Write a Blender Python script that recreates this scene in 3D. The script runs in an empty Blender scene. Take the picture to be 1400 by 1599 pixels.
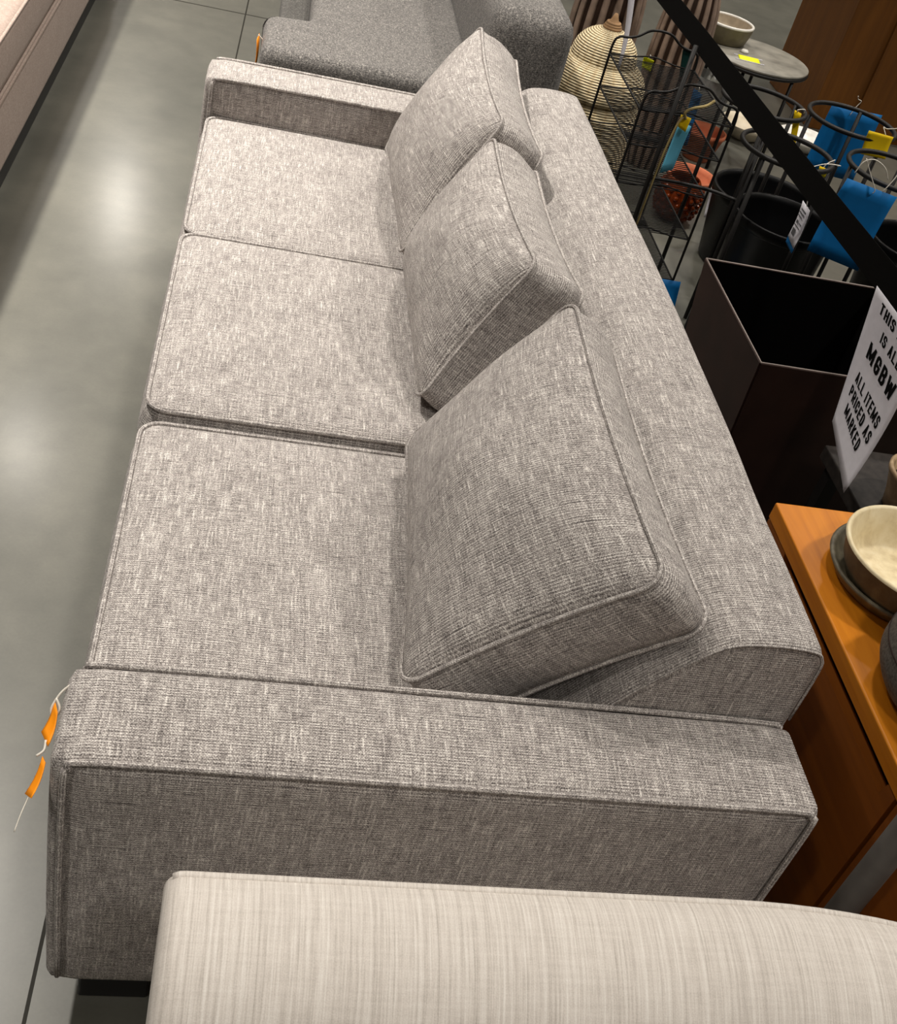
import bpy, bmesh, math, random
from mathutils import Vector, Matrix, noise

random.seed(7)
SC = bpy.context.scene
COL = SC.collection
PI = math.pi
V = Vector

# ------------------------------------------------------------------ helpers
def srgb(r, g, b):
    def f(c):
        c /= 255.0
        return c / 12.92 if c <= 0.04045 else ((c + 0.055) / 1.055) ** 2.4
    return (f(r), f(g), f(b), 1.0)

def link(name, bm, mat, parent=None, smooth=True):
    me = bpy.data.meshes.new(name)
    bm.normal_update()
    bm.to_mesh(me)
    bm.free()
    me.materials.append(mat)
    if smooth:
        for p in me.polygons:
            p.use_smooth = True
    o = bpy.data.objects.new(name, me)
    COL.objects.link(o)
    if parent is not None:
        o.parent = parent
        o.matrix_parent_inverse = Matrix.Translation(-parent_world(parent))
    return o

def parent_world(o):
    v = V(o.location)
    p = o.parent
    while p is not None:
        # children meshes sit at the origin of the world (vertices carry the place)
        v = v + V(p.location) if p.type == 'EMPTY' and o.type == 'EMPTY' else v
        p = p.parent
    return v

def tag(o, label=None, cat=None, group=None, kind=None):
    if label: o['label'] = label
    if cat: o['category'] = cat
    if group: o['group'] = group
    if kind: o['kind'] = kind
    return o

def thing(name, label, cat, loc=(0, 0, 0), group=None):
    o = bpy.data.objects.new(name, None)
    o.empty_display_size = 0.05
    o.location = loc
    COL.objects.link(o)
    return tag(o, label, cat, group)

def new():
    bm = bmesh.new()
    bm.loops.layers.uv.new('UVMap')
    return bm

def box_uv(bm, off=(0, 0), sc=1.0):
    bm.normal_update()
    uvl = bm.loops.layers.uv.verify()
    for f in bm.faces:
        n = f.normal
        ax = max(range(3), key=lambda i: abs(n[i]))
        for l in f.loops:
            c = l.vert.co
            if ax == 0: u, v = c.y, c.z
            elif ax == 1: u, v = c.x, c.z
            else: u, v = c.x, c.y
            l[uvl].uv = (u * sc + off[0] + ax * 1.37, v * sc + off[1] + ax * 0.71)
    return bm

def box(bm, x0, x1, y0, y1, z0, z1, bev=0.0, seg=3):
    tmp = bmesh.new()
    bmesh.ops.create_cube(tmp, size=1.0)
    for v in tmp.verts:
        v.co = V(((x0 + x1) / 2 + v.co.x * (x1 - x0), (y0 + y1) / 2 + v.co.y * (y1 - y0), (z0 + z1) / 2 + v.co.z * (z1 - z0)))
    if bev > 0:
        bmesh.ops.bevel(tmp, geom=tmp.edges[:], offset=bev, segments=seg, profile=0.5, affect='EDGES')
    me = bpy.data.meshes.new('tmp')
    tmp.to_mesh(me); tmp.free()
    bm.from_mesh(me)
    bpy.data.meshes.remove(me)
    return bm

def tube(bm, pts, r, sides=8, closed=False, caps=True, rad=None):
    """sweep a circle along a polyline"""
    uvl = bm.loops.layers.uv.verify()
    P = [V(p) for p in pts]
    n = len(P)
    T = []
    for i in range(n):
        a = P[(i - 1) % n] if (closed or i > 0) else P[i]
        b = P[(i + 1) % n] if (closed or i < n - 1) else P[i]
        t = (b - a)
        T.append(t.normalized() if t.length > 1e-9 else V((0, 0, 1)))
    ref = V((0, 0, 1)) if abs(T[0].z) < 0.9 else V((1, 0, 0))
    N = T[0].cross(ref).normalized()
    rings = []
    dist = 0
    D = []
    for i in range(n):
        if i > 0:
            ax = T[i - 1].cross(T[i])
            if ax.length > 1e-7:
                N = Matrix.Rotation(T[i - 1].angle(T[i]), 3, ax.normalized()) @ N
            dist += (P[i] - P[i - 1]).length
        N = (N - T[i] * N.dot(T[i])).normalized()
        B = T[i].cross(N)
        rr = rad[i] if rad else r
        rings.append([bm.verts.new(P[i] + (N * math.cos(2 * PI * k / sides) + B * math.sin(2 * PI * k / sides)) * rr) for k in range(sides)])
        D.append(dist)
    m = n if closed else n - 1
    for i in range(m):
        A, Bq = rings[i], rings[(i + 1) % n]
        for k in range(sides):
            f = bm.faces.new((A[k], A[(k + 1) % sides], Bq[(k + 1) % sides], Bq[k]))
            d0 = D[i]; d1 = D[(i + 1) % n] if i + 1 < n else D[i] + (P[0] - P[-1]).length
            w = 2 * PI * r / sides
            for l, (u, v) in zip(f.loops, ((d0, k * w), (d0, (k + 1) * w), (d1, (k + 1) * w), (d1, k * w))):
                l[uvl].uv = (u, v)
    if caps and not closed:
        bm.faces.new(rings[0][::-1])
        bm.faces.new(rings[-1])
    return bm

def circle_pts(c, r, n=40, a0=0.0):
    return [V((c[0] + r * math.cos(a0 + 2 * PI * i / n), c[1] + r * math.sin(a0 + 2 * PI * i / n), c[2])) for i in range(n)]

def lathe(bm, c, prof, n=40, fn=None, close_top=False, close_bot=False):
    """prof: list of (r,z); fn(angle, i) multiplies the radius"""
    uvl = bm.loops.layers.uv.verify()
    rings = []
    for i, (r, z) in enumerate(prof):
        if r < 1e-5:
            rings.append([bm.verts.new((c[0], c[1], c[2] + z))])
        else:
            rings.append([])
            for k in range(n):
                a = 2 * PI * k / n
                q = r * (fn(a, i) if fn else 1.0)
                rings[-1].append(bm.verts.new((c[0] + q * math.cos(a), c[1] + q * math.sin(a), c[2] + z)))
    s = 0
    for i in range(len(prof) - 1):
        A, B = rings[i], rings[i + 1]
        ds = math.hypot(prof[i + 1][0] - prof[i][0], prof[i + 1][1] - prof[i][1])
        for k in range(n):
            k2 = (k + 1) % n
            if len(A) == 1 and len(B) == 1: continue
            if len(A) == 1: vs = (A[0], B[k2], B[k]); uv = ((k, s), (k + 1, s + ds), (k, s + ds))
            elif len(B) == 1: vs = (A[k], A[k2], B[0]); uv = ((k, s), (k + 1, s), (k, s + ds))
            else: vs = (A[k], A[k2], B[k2], B[k]); uv = ((k, s), (k + 1, s), (k + 1, s + ds), (k, s + ds))
            f = bm.faces.new(vs)
            for l, (u, v) in zip(f.loops, uv):
                l[uvl].uv = (u / n, v)
        s += ds
    if close_bot and len(rings[0]) > 1: bm.faces.new(rings[0][::-1])
    if close_top and len(rings[-1]) > 1: bm.faces.new(rings[-1])
    bmesh.ops.recalc_face_normals(bm, faces=bm.faces[:])
    return bm

def lerp(a, b, t): return a + (b - a) * t

def smooth_line(pts, n=8):
    """Catmull-Rom through the points"""
    P = [V(p) for p in pts]
    P = [P[0] * 2 - P[1]] + P + [P[-1] * 2 - P[-2]]
    out = []
    for i in range(1, len(P) - 2):
        for k in range(n):
            t = k / n
            a, b, c, d = P[i - 1], P[i], P[i + 1], P[i + 2]
            out.append(0.5 * ((2 * b) + (c - a) * t + (2 * a - 5 * b + 4 * c - d) * t * t + (3 * b - a - 3 * c + d) * t ** 3))
    out.append(P[-2])
    return out

# ------------------------------------------------------------------ materials
class NT:
    def __init__(s, name):
        s.m = bpy.data.materials.new(name)
        s.m.use_nodes = True
        s.t = s.m.node_tree
        s.b = s.t.nodes['Principled BSDF']
    def n(s, typ, **kw):
        o = s.t.nodes.new(typ)
        for k, v in kw.items():
            if k in o.inputs: o.inputs[k].default_value = v
            else: setattr(o, k, v)
        return o
    def l(s, a, b): s.t.links.new(a, b)
    def ramp(s, fac, stops, interp='LINEAR'):
        r = s.n('ShaderNodeValToRGB')
        r.color_ramp.interpolation = interp
        e = r.color_ramp.elements
        e[0].position, e[0].color = stops[0]
        e[1].position, e[1].color = stops[-1]
        for p, c in stops[1:-1]:
            q = e.new(p); q.color = c
        s.l(fac, r.inputs[0])
        return r.outputs[0]
    def mapping(s, src, scale, loc=(0, 0, 0)):
        m = s.n('ShaderNodeMapping')
        m.inputs['Scale'].default_value = scale
        m.inputs['Location'].default_value = loc
        s.l(src, m.inputs[0])
        return m.outputs[0]
    def noise(s, vec, scale=1.0, detail=2.0, rough=0.5, dist=0.0):
        o = s.n('ShaderNodeTexNoise')
        o.inputs['Scale'].default_value = scale
        o.inputs['Detail'].default_value = detail
        o.inputs['Roughness'].default_value = rough
        o.inputs['Distortion'].default_value = dist
        s.l(vec, o.inputs['Vector'])
        return o.outputs['Fac']
    def math(s, op, a, b=None, clamp=False):
        o = s.n('ShaderNodeMath', operation=op)
        o.use_clamp = clamp
        for i, q in enumerate((a, b)):
            if q is None: continue
            if isinstance(q, (int, float)): o.inputs[i].default_value = q
            else: s.l(q, o.inputs[i])
        return o.outputs[0]
    def mix(s, fac, a, b):
        o = s.n('ShaderNodeMix', data_type='RGBA')
        for i, q in ((0, fac), (6, a), (7, b)):
            if isinstance(q, (int, float, tuple)): o.inputs[i].default_value = q
            else: s.l(q, o.inputs[i])
        return o.outputs[2]
    def bump(s, h, strength=0.3, dist=0.002):
        o = s.n('ShaderNodeBump')
        o.inputs['Strength'].default_value = strength
        o.inputs['Distance'].default_value = dist
        s.l(h, o.inputs['Height'])
        s.l(o.outputs[0], s.b.inputs['Normal'])
    def uv(s): return s.n('ShaderNodeTexCoord').outputs['UV']
    def obj(s): return s.n('ShaderNodeTexCoord').outputs['Object']
    def set(s, **kw):
        for k, v in kw.items(): s.b.inputs[k.replace('_', ' ')].default_value = v
        return s.m

def plain(name, col, rough=0.5, metal=0.0, spec=0.5, var=0.06, scale=30):
    t = NT(name)
    n = t.noise(t.obj(), scale, 3)
    c0 = tuple(max(0, c * (1 - var * 2)) for c in col[:3]) + (1,)
    c1 = tuple(min(1, c * (1 + var * 2)) for c in col[:3]) + (1,)
    t.l(t.ramp(n, [(0.3, c0), (0.7, c1)]), t.b.inputs['Base Color'])
    return t.set(Roughness=rough, Metallic=metal, Specular_IOR_Level=spec)

def fabric(name, dark, mid, light, fine=300.0, long=24.0, contrast=1.0, su=1.0, sv=1.0, bump=0.5, slub=0.32, lines=0.5, rows=1.0):
    """slub weave: light slubs along v, thin dark threads along u, over a fine stippled weave"""
    t = NT(name)
    uv = t.uv()
    wob = t.noise(uv, 9.0, 2)
    a = t.noise(t.mapping(uv, (fine * 1.15, long * 1.2 * su, 1)), 1.0, 2, 0.5)
    b = t.noise(t.mapping(uv, (long * 0.42 * sv, fine * 1.15, 1), (3.1, 7.7, 0)), 1.0, 2, 0.5)
    c = t.noise(t.mapping(uv, (long * 1.6 * sv, fine * 1.3, 1), (1.1, 4.7, 0)), 1.0, 2, 0.5)
    a2 = t.noise(t.mapping(uv, (fine * 0.30, long * 0.5 * su, 1), (9, 2, 0)), 1.0, 2)
    f = t.noise(t.mapping(uv, (fine * 1.9, fine * 1.9, 1)), 1.0, 1)
    f2 = t.noise(t.mapping(uv, (fine * 0.9, fine * 2.2, 1), (2, 8, 0)), 1.0, 1)
    s = t.math('MULTIPLY', t.math('SUBTRACT', f, 0.5), 1.15 * contrast)
    s = t.math('ADD', s, t.math('MULTIPLY', t.math('SUBTRACT', f2, 0.5), 0.9 * contrast))
    s = t.math('ADD', s, t.math('MULTIPLY', t.math('SUBTRACT', a, 0.5), 0.55 * contrast))
    s = t.math('ADD', s, t.math('MULTIPLY', t.math('SUBTRACT', c, 0.5), 0.75 * contrast))
    s = t.math('ADD', s, t.math('MULTIPLY', t.math('SUBTRACT', a2, 0.5), 0.35 * contrast))
    s = t.math('ADD', s, t.math('MULTIPLY', t.math('SUBTRACT', wob, 0.5), 0.14))
    sp = t.n('ShaderNodeSeparateXYZ'); t.l(uv, sp.inputs[0])
    row = t.math('SINE', t.math('MULTIPLY', sp.outputs[1], 1500.0))
    col_ = t.math('SINE', t.math('MULTIPLY', sp.outputs[0], 1900.0))
    s = t.math('ADD', s, t.math('MULTIPLY', row, 0.13 * contrast * rows))
    s = t.math('ADD', s, t.math('MULTIPLY', t.math('MULTIPLY', row, col_), 0.12 * contrast * rows))
    # light slubs and thin dark threads stand out from the ground
    sl = t.math('MULTIPLY', t.math('MULTIPLY', t.math('SUBTRACT', a, 0.60), 5.0, True), slub * contrast)
    dk = t.math('MULTIPLY', t.math('MULTIPLY', t.math('SUBTRACT', 0.37, b), 6.0, True), lines * contrast)
    s = t.math('SUBTRACT', t.math('ADD', s, sl), dk)
    s = t.math('ADD', s, 0.5, True)
    t.l(t.ramp(s, [(0.05, dark), (0.5, mid), (0.95, light)]), t.b.inputs['Base Color'])
    t.bump(s, bump, 0.0012)
    return t.set(Roughness=0.92, Specular_IOR_Level=0.12, Sheen_Weight=0.08, Sheen_Roughness=0.6)

M = {}
M['grey_weave'] = fabric('grey weave', srgb(78, 73, 72), srgb(155, 148, 144), srgb(228, 222, 216))
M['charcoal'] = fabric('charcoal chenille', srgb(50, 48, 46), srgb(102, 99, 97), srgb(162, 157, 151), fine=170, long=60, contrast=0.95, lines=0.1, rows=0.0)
M['charcoal_shaded'] = fabric('charcoal chenille with painted shade', srgb(42, 41, 40), srgb(84, 82, 79), srgb(128, 124, 120), fine=170, long=60, contrast=0.85, lines=0.1, rows=0.0)  # darker copy of the charcoal: shade painted into the base and seam
M['taupe'] = fabric('taupe velvet', srgb(116, 100, 92), srgb(156, 139, 129), srgb(188, 173, 163), fine=110, long=40, contrast=0.4, bump=0.2, lines=0.0, slub=0.2, rows=0.0)

def cream_fabric():
    t = NT('cream striped linen')
    uv = t.uv()
    a = t.noise(t.mapping(uv, (230, 1.6, 1)), 1.0, 3, 0.7)
    a2 = t.noise(t.mapping(uv, (520, 30, 1)), 1.0, 2)
    b = t.noise(t.mapping(uv, (18, 240, 1)), 1.0, 2)
    f = t.noise(t.mapping(uv, (700, 700, 1)), 1.0, 1)
    s = t.math('ADD', t.math('MULTIPLY', t.math('SUBTRACT', a, 0.5), 1.35), t.math('MULTIPLY', t.math('SUBTRACT', b, 0.53), 0.25))
    s = t.math('ADD', s, t.math('MULTIPLY', t.math('SUBTRACT', a2, 0.5), 0.55))
    s = t.math('ADD', s, t.math('MULTIPLY', t.math('SUBTRACT', f, 0.5), 0.4))
    s = t.math('ADD', s, 0.5, True)
    t.l(t.ramp(s, [(0.05, srgb(178, 170, 162)), (0.5, srgb(216, 208, 200)), (0.95, srgb(242, 237, 230))]), t.b.inputs['Base Color'])
    t.bump(s, 0.3, 0.001)
    return t.set(Roughness=0.9, Specular_IOR_Level=0.15, Sheen_Weight=0.1)
M['cream'] = cream_fabric()

def concrete():
    t = NT('polished concrete')
    o = t.obj()
    n1 = t.noise(o, 1.6, 5, 0.6, 0.4)
    n2 = t.noise(o, 9.0, 5, 0.65)
    n3 = t.noise(o, 160.0, 2)
    s = t.math('ADD', t.math('MULTIPLY', n1, 0.6), t.math('ADD', t.math('MULTIPLY', n2, 0.3), t.math('MULTIPLY', n3, 0.1)))
    col = t.ramp(s, [(0.3, srgb(72, 72, 65)), (0.5, srgb(91, 90, 82)), (0.72, srgb(111, 109, 99))])
    # saw cut joints every few metres (true marks in the slab)
    sep = t.n('ShaderNodeSeparateXYZ'); t.l(o, sep.inputs[0])
    jx = t.math('LESS_THAN', t.math('ABSOLUTE', t.math('SUBTRACT', sep.outputs[0], t.math('ADD', -0.036, t.math('MULTIPLY', sep.outputs[1], 0.0135)))), 0.0030)
    jy = t.math('LESS_THAN', t.math('ABSOLUTE', t.math('SUBTRACT', sep.outputs[1], 4.52)), 0.005)
    j = t.math('MAXIMUM', jx, jy)
    col = t.mix(t.math('MULTIPLY', j, 0.9), col, srgb(36, 34, 30))
    t.l(col, t.b.inputs['Base Color'])
    t.l(t.math('SUBTRACT', 0.45, t.math('MULTIPLY', j, 0.45)), t.b.inputs['Coat Weight'])
    t.l(t.math('SUBTRACT', 0.55, t.math('MULTIPLY', j, 0.5)), t.b.inputs['Specular IOR Level'])
    t.bump(n2, 0.05, 0.002)
    return t.set(Roughness=0.36, Specular_IOR_Level=0.55, Coat_Weight=0.45, Coat_Roughness=0.19, Coat_IOR=1.5)
M['concrete'] = concrete()

def wood(name, c0, c1, c2, axis=1, rough=0.38):
    t = NT(name)
    sc = [26, 26, 26]; sc[axis] = 1.6
    n = t.noise(t.mapping(t.obj(), tuple(sc)), 1.0, 4, 0.6, 0.6)
    m = t.noise(t.obj(), 2.2, 2)
    s = t.math('ADD', t.math('MULTIPLY', n, 0.65), t.math('MULTIPLY', m, 0.35))
    t.l(t.ramp(s, [(0.3, c0), (0.5, c1), (0.7, c2)]), t.b.inputs['Base Color'])
    t.bump(n, 0.05, 0.001)
    return t.set(Roughness=rough, Specular_IOR_Level=0.3)
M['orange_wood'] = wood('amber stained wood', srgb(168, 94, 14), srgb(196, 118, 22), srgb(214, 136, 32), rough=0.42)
M['orange_wood_shaded'] = wood('amber stained wood with painted shade', srgb(112, 58, 10), srgb(130, 70, 13), srgb(146, 82, 18), rough=0.6)  # darker copy of the top's wood, the sofa's shade painted in
M['brown_wood'] = wood('brown cabinet wood', srgb(84, 50, 12), srgb(100, 60, 15), srgb(114, 70, 20), axis=2, rough=0.6)
M['recess'] = plain('dark recess', srgb(40, 20, 10), 0.8)
M['black_metal'] = plain('black powder coated metal', srgb(20, 18, 17), 0.5, 0.0, 0.3)
M['black_wire'] = plain('black wire', srgb(16, 14, 13), 0.6, 0.0, 0.25)
M['black_plastic'] = plain('black planter plastic', srgb(8, 8, 9), 0.42, 0, 0.18, 0.2, 12)
M['black_leg'] = plain('black wooden leg', srgb(22, 21, 21), 0.5)
M['belt'] = plain('black webbing', srgb(10, 9, 8), 0.95, 0, 0.05, 0.1, 300)
M['planter'] = plain('dark bronze planter', srgb(44, 27, 22), 0.5, 0.0, 0.25, 0.16, 7)
M['planter_in_shaded'] = plain('planter inside with painted shade', srgb(6, 5, 5), 0.95, 0, 0.05)  # near black: the shade inside the planter is put into the colour
M['planter_rim'] = plain('pale planter rim', srgb(120, 108, 102), 0.5)  # paler grey than the shell
M['grey_post'] = plain('grey painted post', srgb(92, 88, 84), 0.5)
def paper_mat():
    t = NT('white paper')
    n = t.noise(t.obj(), 60, 2)
    col = t.ramp(n, [(0.3, srgb(240, 238, 243)), (0.7, srgb(246, 244, 249))])
    t.l(col, t.b.inputs['Base Color'])
    t.set(Roughness=0.85, Specular_IOR_Level=0.2)
    tr = t.n('ShaderNodeBsdfTranslucent'); t.l(col, tr.inputs[0])
    mx = t.n('ShaderNodeMixShader'); mx.inputs[0].default_value = 0.42
    t.l(t.b.outputs[0], mx.inputs[1]); t.l(tr.outputs[0], mx.inputs[2])
    t.l(mx.outputs[0], t.t.nodes['Material Output'].inputs[0])
    return t.m
M['paper'] = paper_mat()
M['ink'] = plain('black ink', srgb(16, 15, 15), 0.8, 0, 0.1)
M['label_ink'] = plain('grey label print', srgb(92, 92, 94), 0.7, 0, 0.2)
M['blue_card'] = plain('blue card', srgb(0, 104, 170), 0.6, 0, 0.3, 0.03)
M['light_blue_card'] = plain('light blue card', srgb(92, 168, 196), 0.6, 0, 0.3, 0.03)
M['navy_card'] = plain('deep blue card', srgb(16, 84, 134), 0.6, 0, 0.3, 0.03)
M['teal_card'] = plain('dark teal card', srgb(22, 66, 62), 0.6, 0, 0.3, 0.03)
M['yellow'] = plain('yellow sticker', srgb(240, 202, 10), 0.6, 0, 0.3, 0.02)
M['neon'] = plain('lemon sticker', srgb(240, 244, 24), 0.6, 0, 0.3, 0.02)
M['orange_tag'] = plain('orange tag', srgb(255, 150, 10), 0.6, 0, 0.3, 0.02)
M['string'] = plain('white string', srgb(226, 220, 208), 0.8)
M['tan_string'] = plain('tan twine', srgb(150, 132, 84), 0.8)
M['wicker_stem'] = plain('dark wicker knot', srgb(150, 116, 80), 0.8)
M['terracotta'] = plain('terracotta', srgb(188, 108, 76), 0.75, 0, 0.3, 0.08, 20)
M['white_ceramic'] = plain('white ceramic', srgb(232, 228, 220), 0.3)
M['cream_ceramic'] = plain('cream ceramic', srgb(214, 202, 178), 0.45, 0, 0.4, 0.04)
M['leaf'] = plain('glossy green leaf', srgb(58, 142, 34), 0.4, 0, 0.5, 0.15)
M['soil'] = plain('dark soil', srgb(40, 32, 26), 0.95, 0, 0.1, 0.3, 200)
M['dark_stone'] = plain('dark stone top', srgb(42, 37, 34), 0.6, 0, 0.3, 0.2, 60)
M['grey_pot'] = plain('speckled grey pot', srgb(100, 95, 88), 0.7, 0, 0.3, 0.22, 240)
M['slate_top'] = plain('mottled grey table top', srgb(136, 132, 122), 0.42, 0.0, 0.5, 0.18, 11)

def aged_clay(name, c0, c1, c2):
    t = NT(name)
    n = t.noise(t.obj(), 26.0, 5, 0.65, 0.5)
    w = t.noise(t.mapping(t.obj(), (60, 60, 14)), 1.0, 3)
    s = t.math('ADD', t.math('MULTIPLY', n, 0.6), t.math('MULTIPLY', w, 0.4))
    t.l(t.ramp(s, [(0.3, c0), (0.5, c1), (0.7, c2)]), t.b.inputs['Base Color'])
    t.bump(s, 0.25, 0.002)
    return t.set(Roughness=0.55)
M['pot_in'] = aged_clay('cream glazed clay', srgb(196, 176, 138), srgb(222, 206, 168), srgb(236, 224, 194))
M['pot_out'] = aged_clay('olive grey glazed clay', srgb(70, 64, 48), srgb(98, 90, 72), srgb(128, 120, 98))
M['tan_clay'] = aged_clay('tan clay', srgb(132, 106, 78), srgb(168, 142, 108), srgb(196, 174, 140))

def wicker():
    t = NT('woven wicker')
    uv = t.uv()
    m = t.mapping(uv, (1, 1, 1))
    sep = t.n('ShaderNodeSeparateXYZ'); t.l(m, sep.inputs[0])
    u = t.math('MULTIPLY', sep.outputs[0], 26.0)
    row = t.math('MULTIPLY', sep.outputs[1], 105.0)
    par = t.math('MODULO', t.math('FLOOR', row), 2.0)
    su = t.math('SINE', t.math('MULTIPLY', t.math('ADD', t.math('MULTIPLY', u, 1.0), par), PI))
    rv = t.math('ABSOLUTE', t.math('SINE', t.math('MULTIPLY', row, PI)))
    h = t.math('MULTIPLY', rv, t.math('ADD', t.math('MULTIPLY', t.math('ABSOLUTE', su), 0.6), 0.4))
    nz = t.noise(t.mapping(uv, (60, 90, 1)), 1.0, 2)
    h2 = t.math('ADD', h, t.math('MULTIPLY', t.math('SUBTRACT', nz, 0.5), 0.5), True)
    t.l(t.ramp(h2, [(0.03, srgb(124, 100, 66)), (0.28, srgb(206, 184, 144)), (0.75, srgb(236, 220, 184))]), t.b.inputs['Base Color'])
    t.bump(h, 0.9, 0.006)
    return t.set(Roughness=0.8, Specular_IOR_Level=0.2)
M['wicker'] = wicker()
M['fluted'] = plain('brown grey ceramic', srgb(142, 122, 108), 0.4, 0, 0.5, 0.12, 20)

def glass(name, col, rough=0.05, ior=1.45, trans=1.0):
    t = NT(name)
    n = t.noise(t.obj(), 18.0, 2)
    c0 = tuple(c * 0.85 for c in col[:3]) + (1,)
    t.l(t.ramp(n, [(0.3, c0), (0.7, col)]), t.b.inputs['Base Color'])
    return t.set(Roughness=rough, IOR=ior, Transmission_Weight=trans)
M['clear_glass'] = glass('clear glass', (0.95, 0.96, 0.94, 1), 0.06, 1.25, 0.72)
M['amber_glass'] = glass('amber glass', srgb(118, 46, 10), 0.12, 1.4, 0.35)

# ------------------------------------------------------------------ upholstery shapes
def cushion(name, c4, t, bulge=0.03, back=0.02, bow=0.0, cr=0.03, boxb=0.01, N=30, wr=0.0025, seed=0, parent=None, mat=None,
            pipe=0.0043, crown=2.4, sag=None, uvoff=(0, 0), swap=False):
    """box cushion. c4 = front face corners BL, BR, TR, TL. t = boxing depth (behind the face)."""
    BL, BR, TR, TL = [V(c) for c in c4]
    W = ((BR - BL).length + (TR - TL).length) / 2
    H = ((TL - BL).length + (TR - BR).length) / 2
    nrm = (BR - BL).cross(TL - BL).normalized()
    cu, cv = cr / W * 2, cr / H * 2
    def rnd(u, v):
        au, av = abs(u), abs(v)
        a, b = (au - (1 - cu)) / cu, (av - (1 - cv)) / cv
        if a > 0 and b > 0:
            a2, b2 = a * math.sqrt(1 - b * b / 2), b * math.sqrt(1 - a * a / 2)
            au, av = 1 - cu + cu * a2, 1 - cv + cv * b2
        return math.copysign(au, u), math.copysign(av, v)
    def plane(u, v):
        # sides bow inward between the corners
        uu = u * (1 - bow / W * 2 * (1 - v * v))
        vv = v * (1 - bow / H * 2 * (1 - u * u))
        s, q = (uu + 1) / 2, (vv + 1) / 2
        return lerp(lerp(BL, BR, s), lerp(TL, TR, s), q)
    def puff(u, v):
        return ((1 - abs(u) ** crown) * (1 - abs(v) ** crown)) ** 0.62
    def nz(p, k=9.0):
        return noise.noise(p * k + V((seed * 3.7, seed * 1.3, 0)))
    bm = new()
    uvl = bm.loops.layers.uv.verify()
    ts = []
    # denser near the edges
    for i in range(N + 1):
        x = -1 + 2 * i / N
        ts.append(math.sin(x * PI / 2) * 0.55 + x * 0.45)
    def side(fr):
        grid = []
        for v in ts:
            row = []
            for u in ts:
                ru, rv = rnd(u, v)
                p = plane(ru, rv)
                h = puff(min(1, abs(u)), min(1, abs(v)))
                if fr:
                    d = bulge * h + nz(p) * wr * 2 * h + nz(p, 3.5) * wr * 2.5 * h
                    if sag: d += sag(ru, rv)
                    q = p + nrm * d
                else:
                    q = p - nrm * (t + back * h)
                row.append((bm.verts.new(q), ru * W / 2, rv * H / 2))
            grid.append(row)
        for j in range(N):
            for i in range(N):
                a, b, c, d = grid[j][i], grid[j][i + 1], grid[j + 1][i + 1], grid[j + 1][i]
                q = (a, b, c, d) if fr else (d, c, b, a)
                f = bm.faces.new([x[0] for x in q])
                for l, x in zip(f.loops, q):
                    a_, b_ = (x[2], x[1]) if swap else (x[1], x[2])
                    l[uvl].uv = (a_ + uvoff[0], b_ + uvoff[1] + (0 if fr else 2.0))
        loop = [grid[0][i] for i in range(N)] + [grid[j][N] for j in range(N)] + [grid[N][i] for i in range(N, 0, -1)] + [grid[j][0] for j in range(N, 0, -1)]
        return [x[0] for x in loop]
    FL, KL = side(True), side(False)
    n = len(FL)
    ctr = (BL + BR + TR + TL) / 4
    K = 6
    rows = [FL]
    for k in range(1, K):
        s = k / K
        r = []
        for i in range(n):
            a, b = FL[i].co, KL[i].co
            p = lerp(a, b, s)
            o = p - (ctr - nrm * (t * s))
            o = (o - nrm * o.dot(nrm))
            tg = FL[(i + 1) % n].co - FL[i - 1].co
            on = tg.cross(nrm)
            on = on.normalized() if on.length > 1e-8 else o.normalized()
            if on.dot(o) < 0: on = -on
            r.append(bm.verts.new(p + on * (boxb * math.sin(PI * s) + nz(p, 14) * wr)))
        rows.append(r)
    rows.append(KL)
    per = [0.0]
    for i in range(n): per.append(per[-1] + (FL[(i + 1) % n].co - FL[i].co).length)
    for k in range(K):
        for i in range(n):
            i2 = (i + 1) % n
            f = bm.faces.new((rows[k][i2], rows[k][i], rows[k + 1][i], rows[k + 1][i2]))
            for l, (u, v) in zip(f.loops, ((per[i + 1], k), (per[i], k), (per[i], k + 1), (per[i + 1], k + 1))):
                l[uvl].uv = (u + 5.3, v * t / K + 3.1)
    fl = [v.co.copy() for v in FL]; kl = [v.co.copy() for v in KL]
    o = link(name, bm, mat or M['grey_weave'], parent)
    def pipes(par):
        for L, sgn in ((fl, 1), (kl, -1)):
            pb = new()
            pts = []
            m = len(L)
            for i, p in enumerate(L):
                tg = L[(i + 1) % m] - L[i - 1]
                on = tg.cross(nrm)
                on = on.normalized() if on.length > 1e-8 else V((0, 0, 0))
                if on.dot(p - ctr) < 0: on = -on
                pts.append(p + on * pipe * 0.55 + nrm * (sgn * pipe * 0.2))
            tube(pb, pts, pipe, 7, closed=True)
            link('piping', pb, mat or M['grey_weave'], par)
    pipes(o)
    return o

def welt(path, r, mat, parent, closed=False, name='piping'):
    bm = new()
    tube(bm, path, r, 7, closed=closed)
    return link(name, bm, mat, parent)

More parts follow.
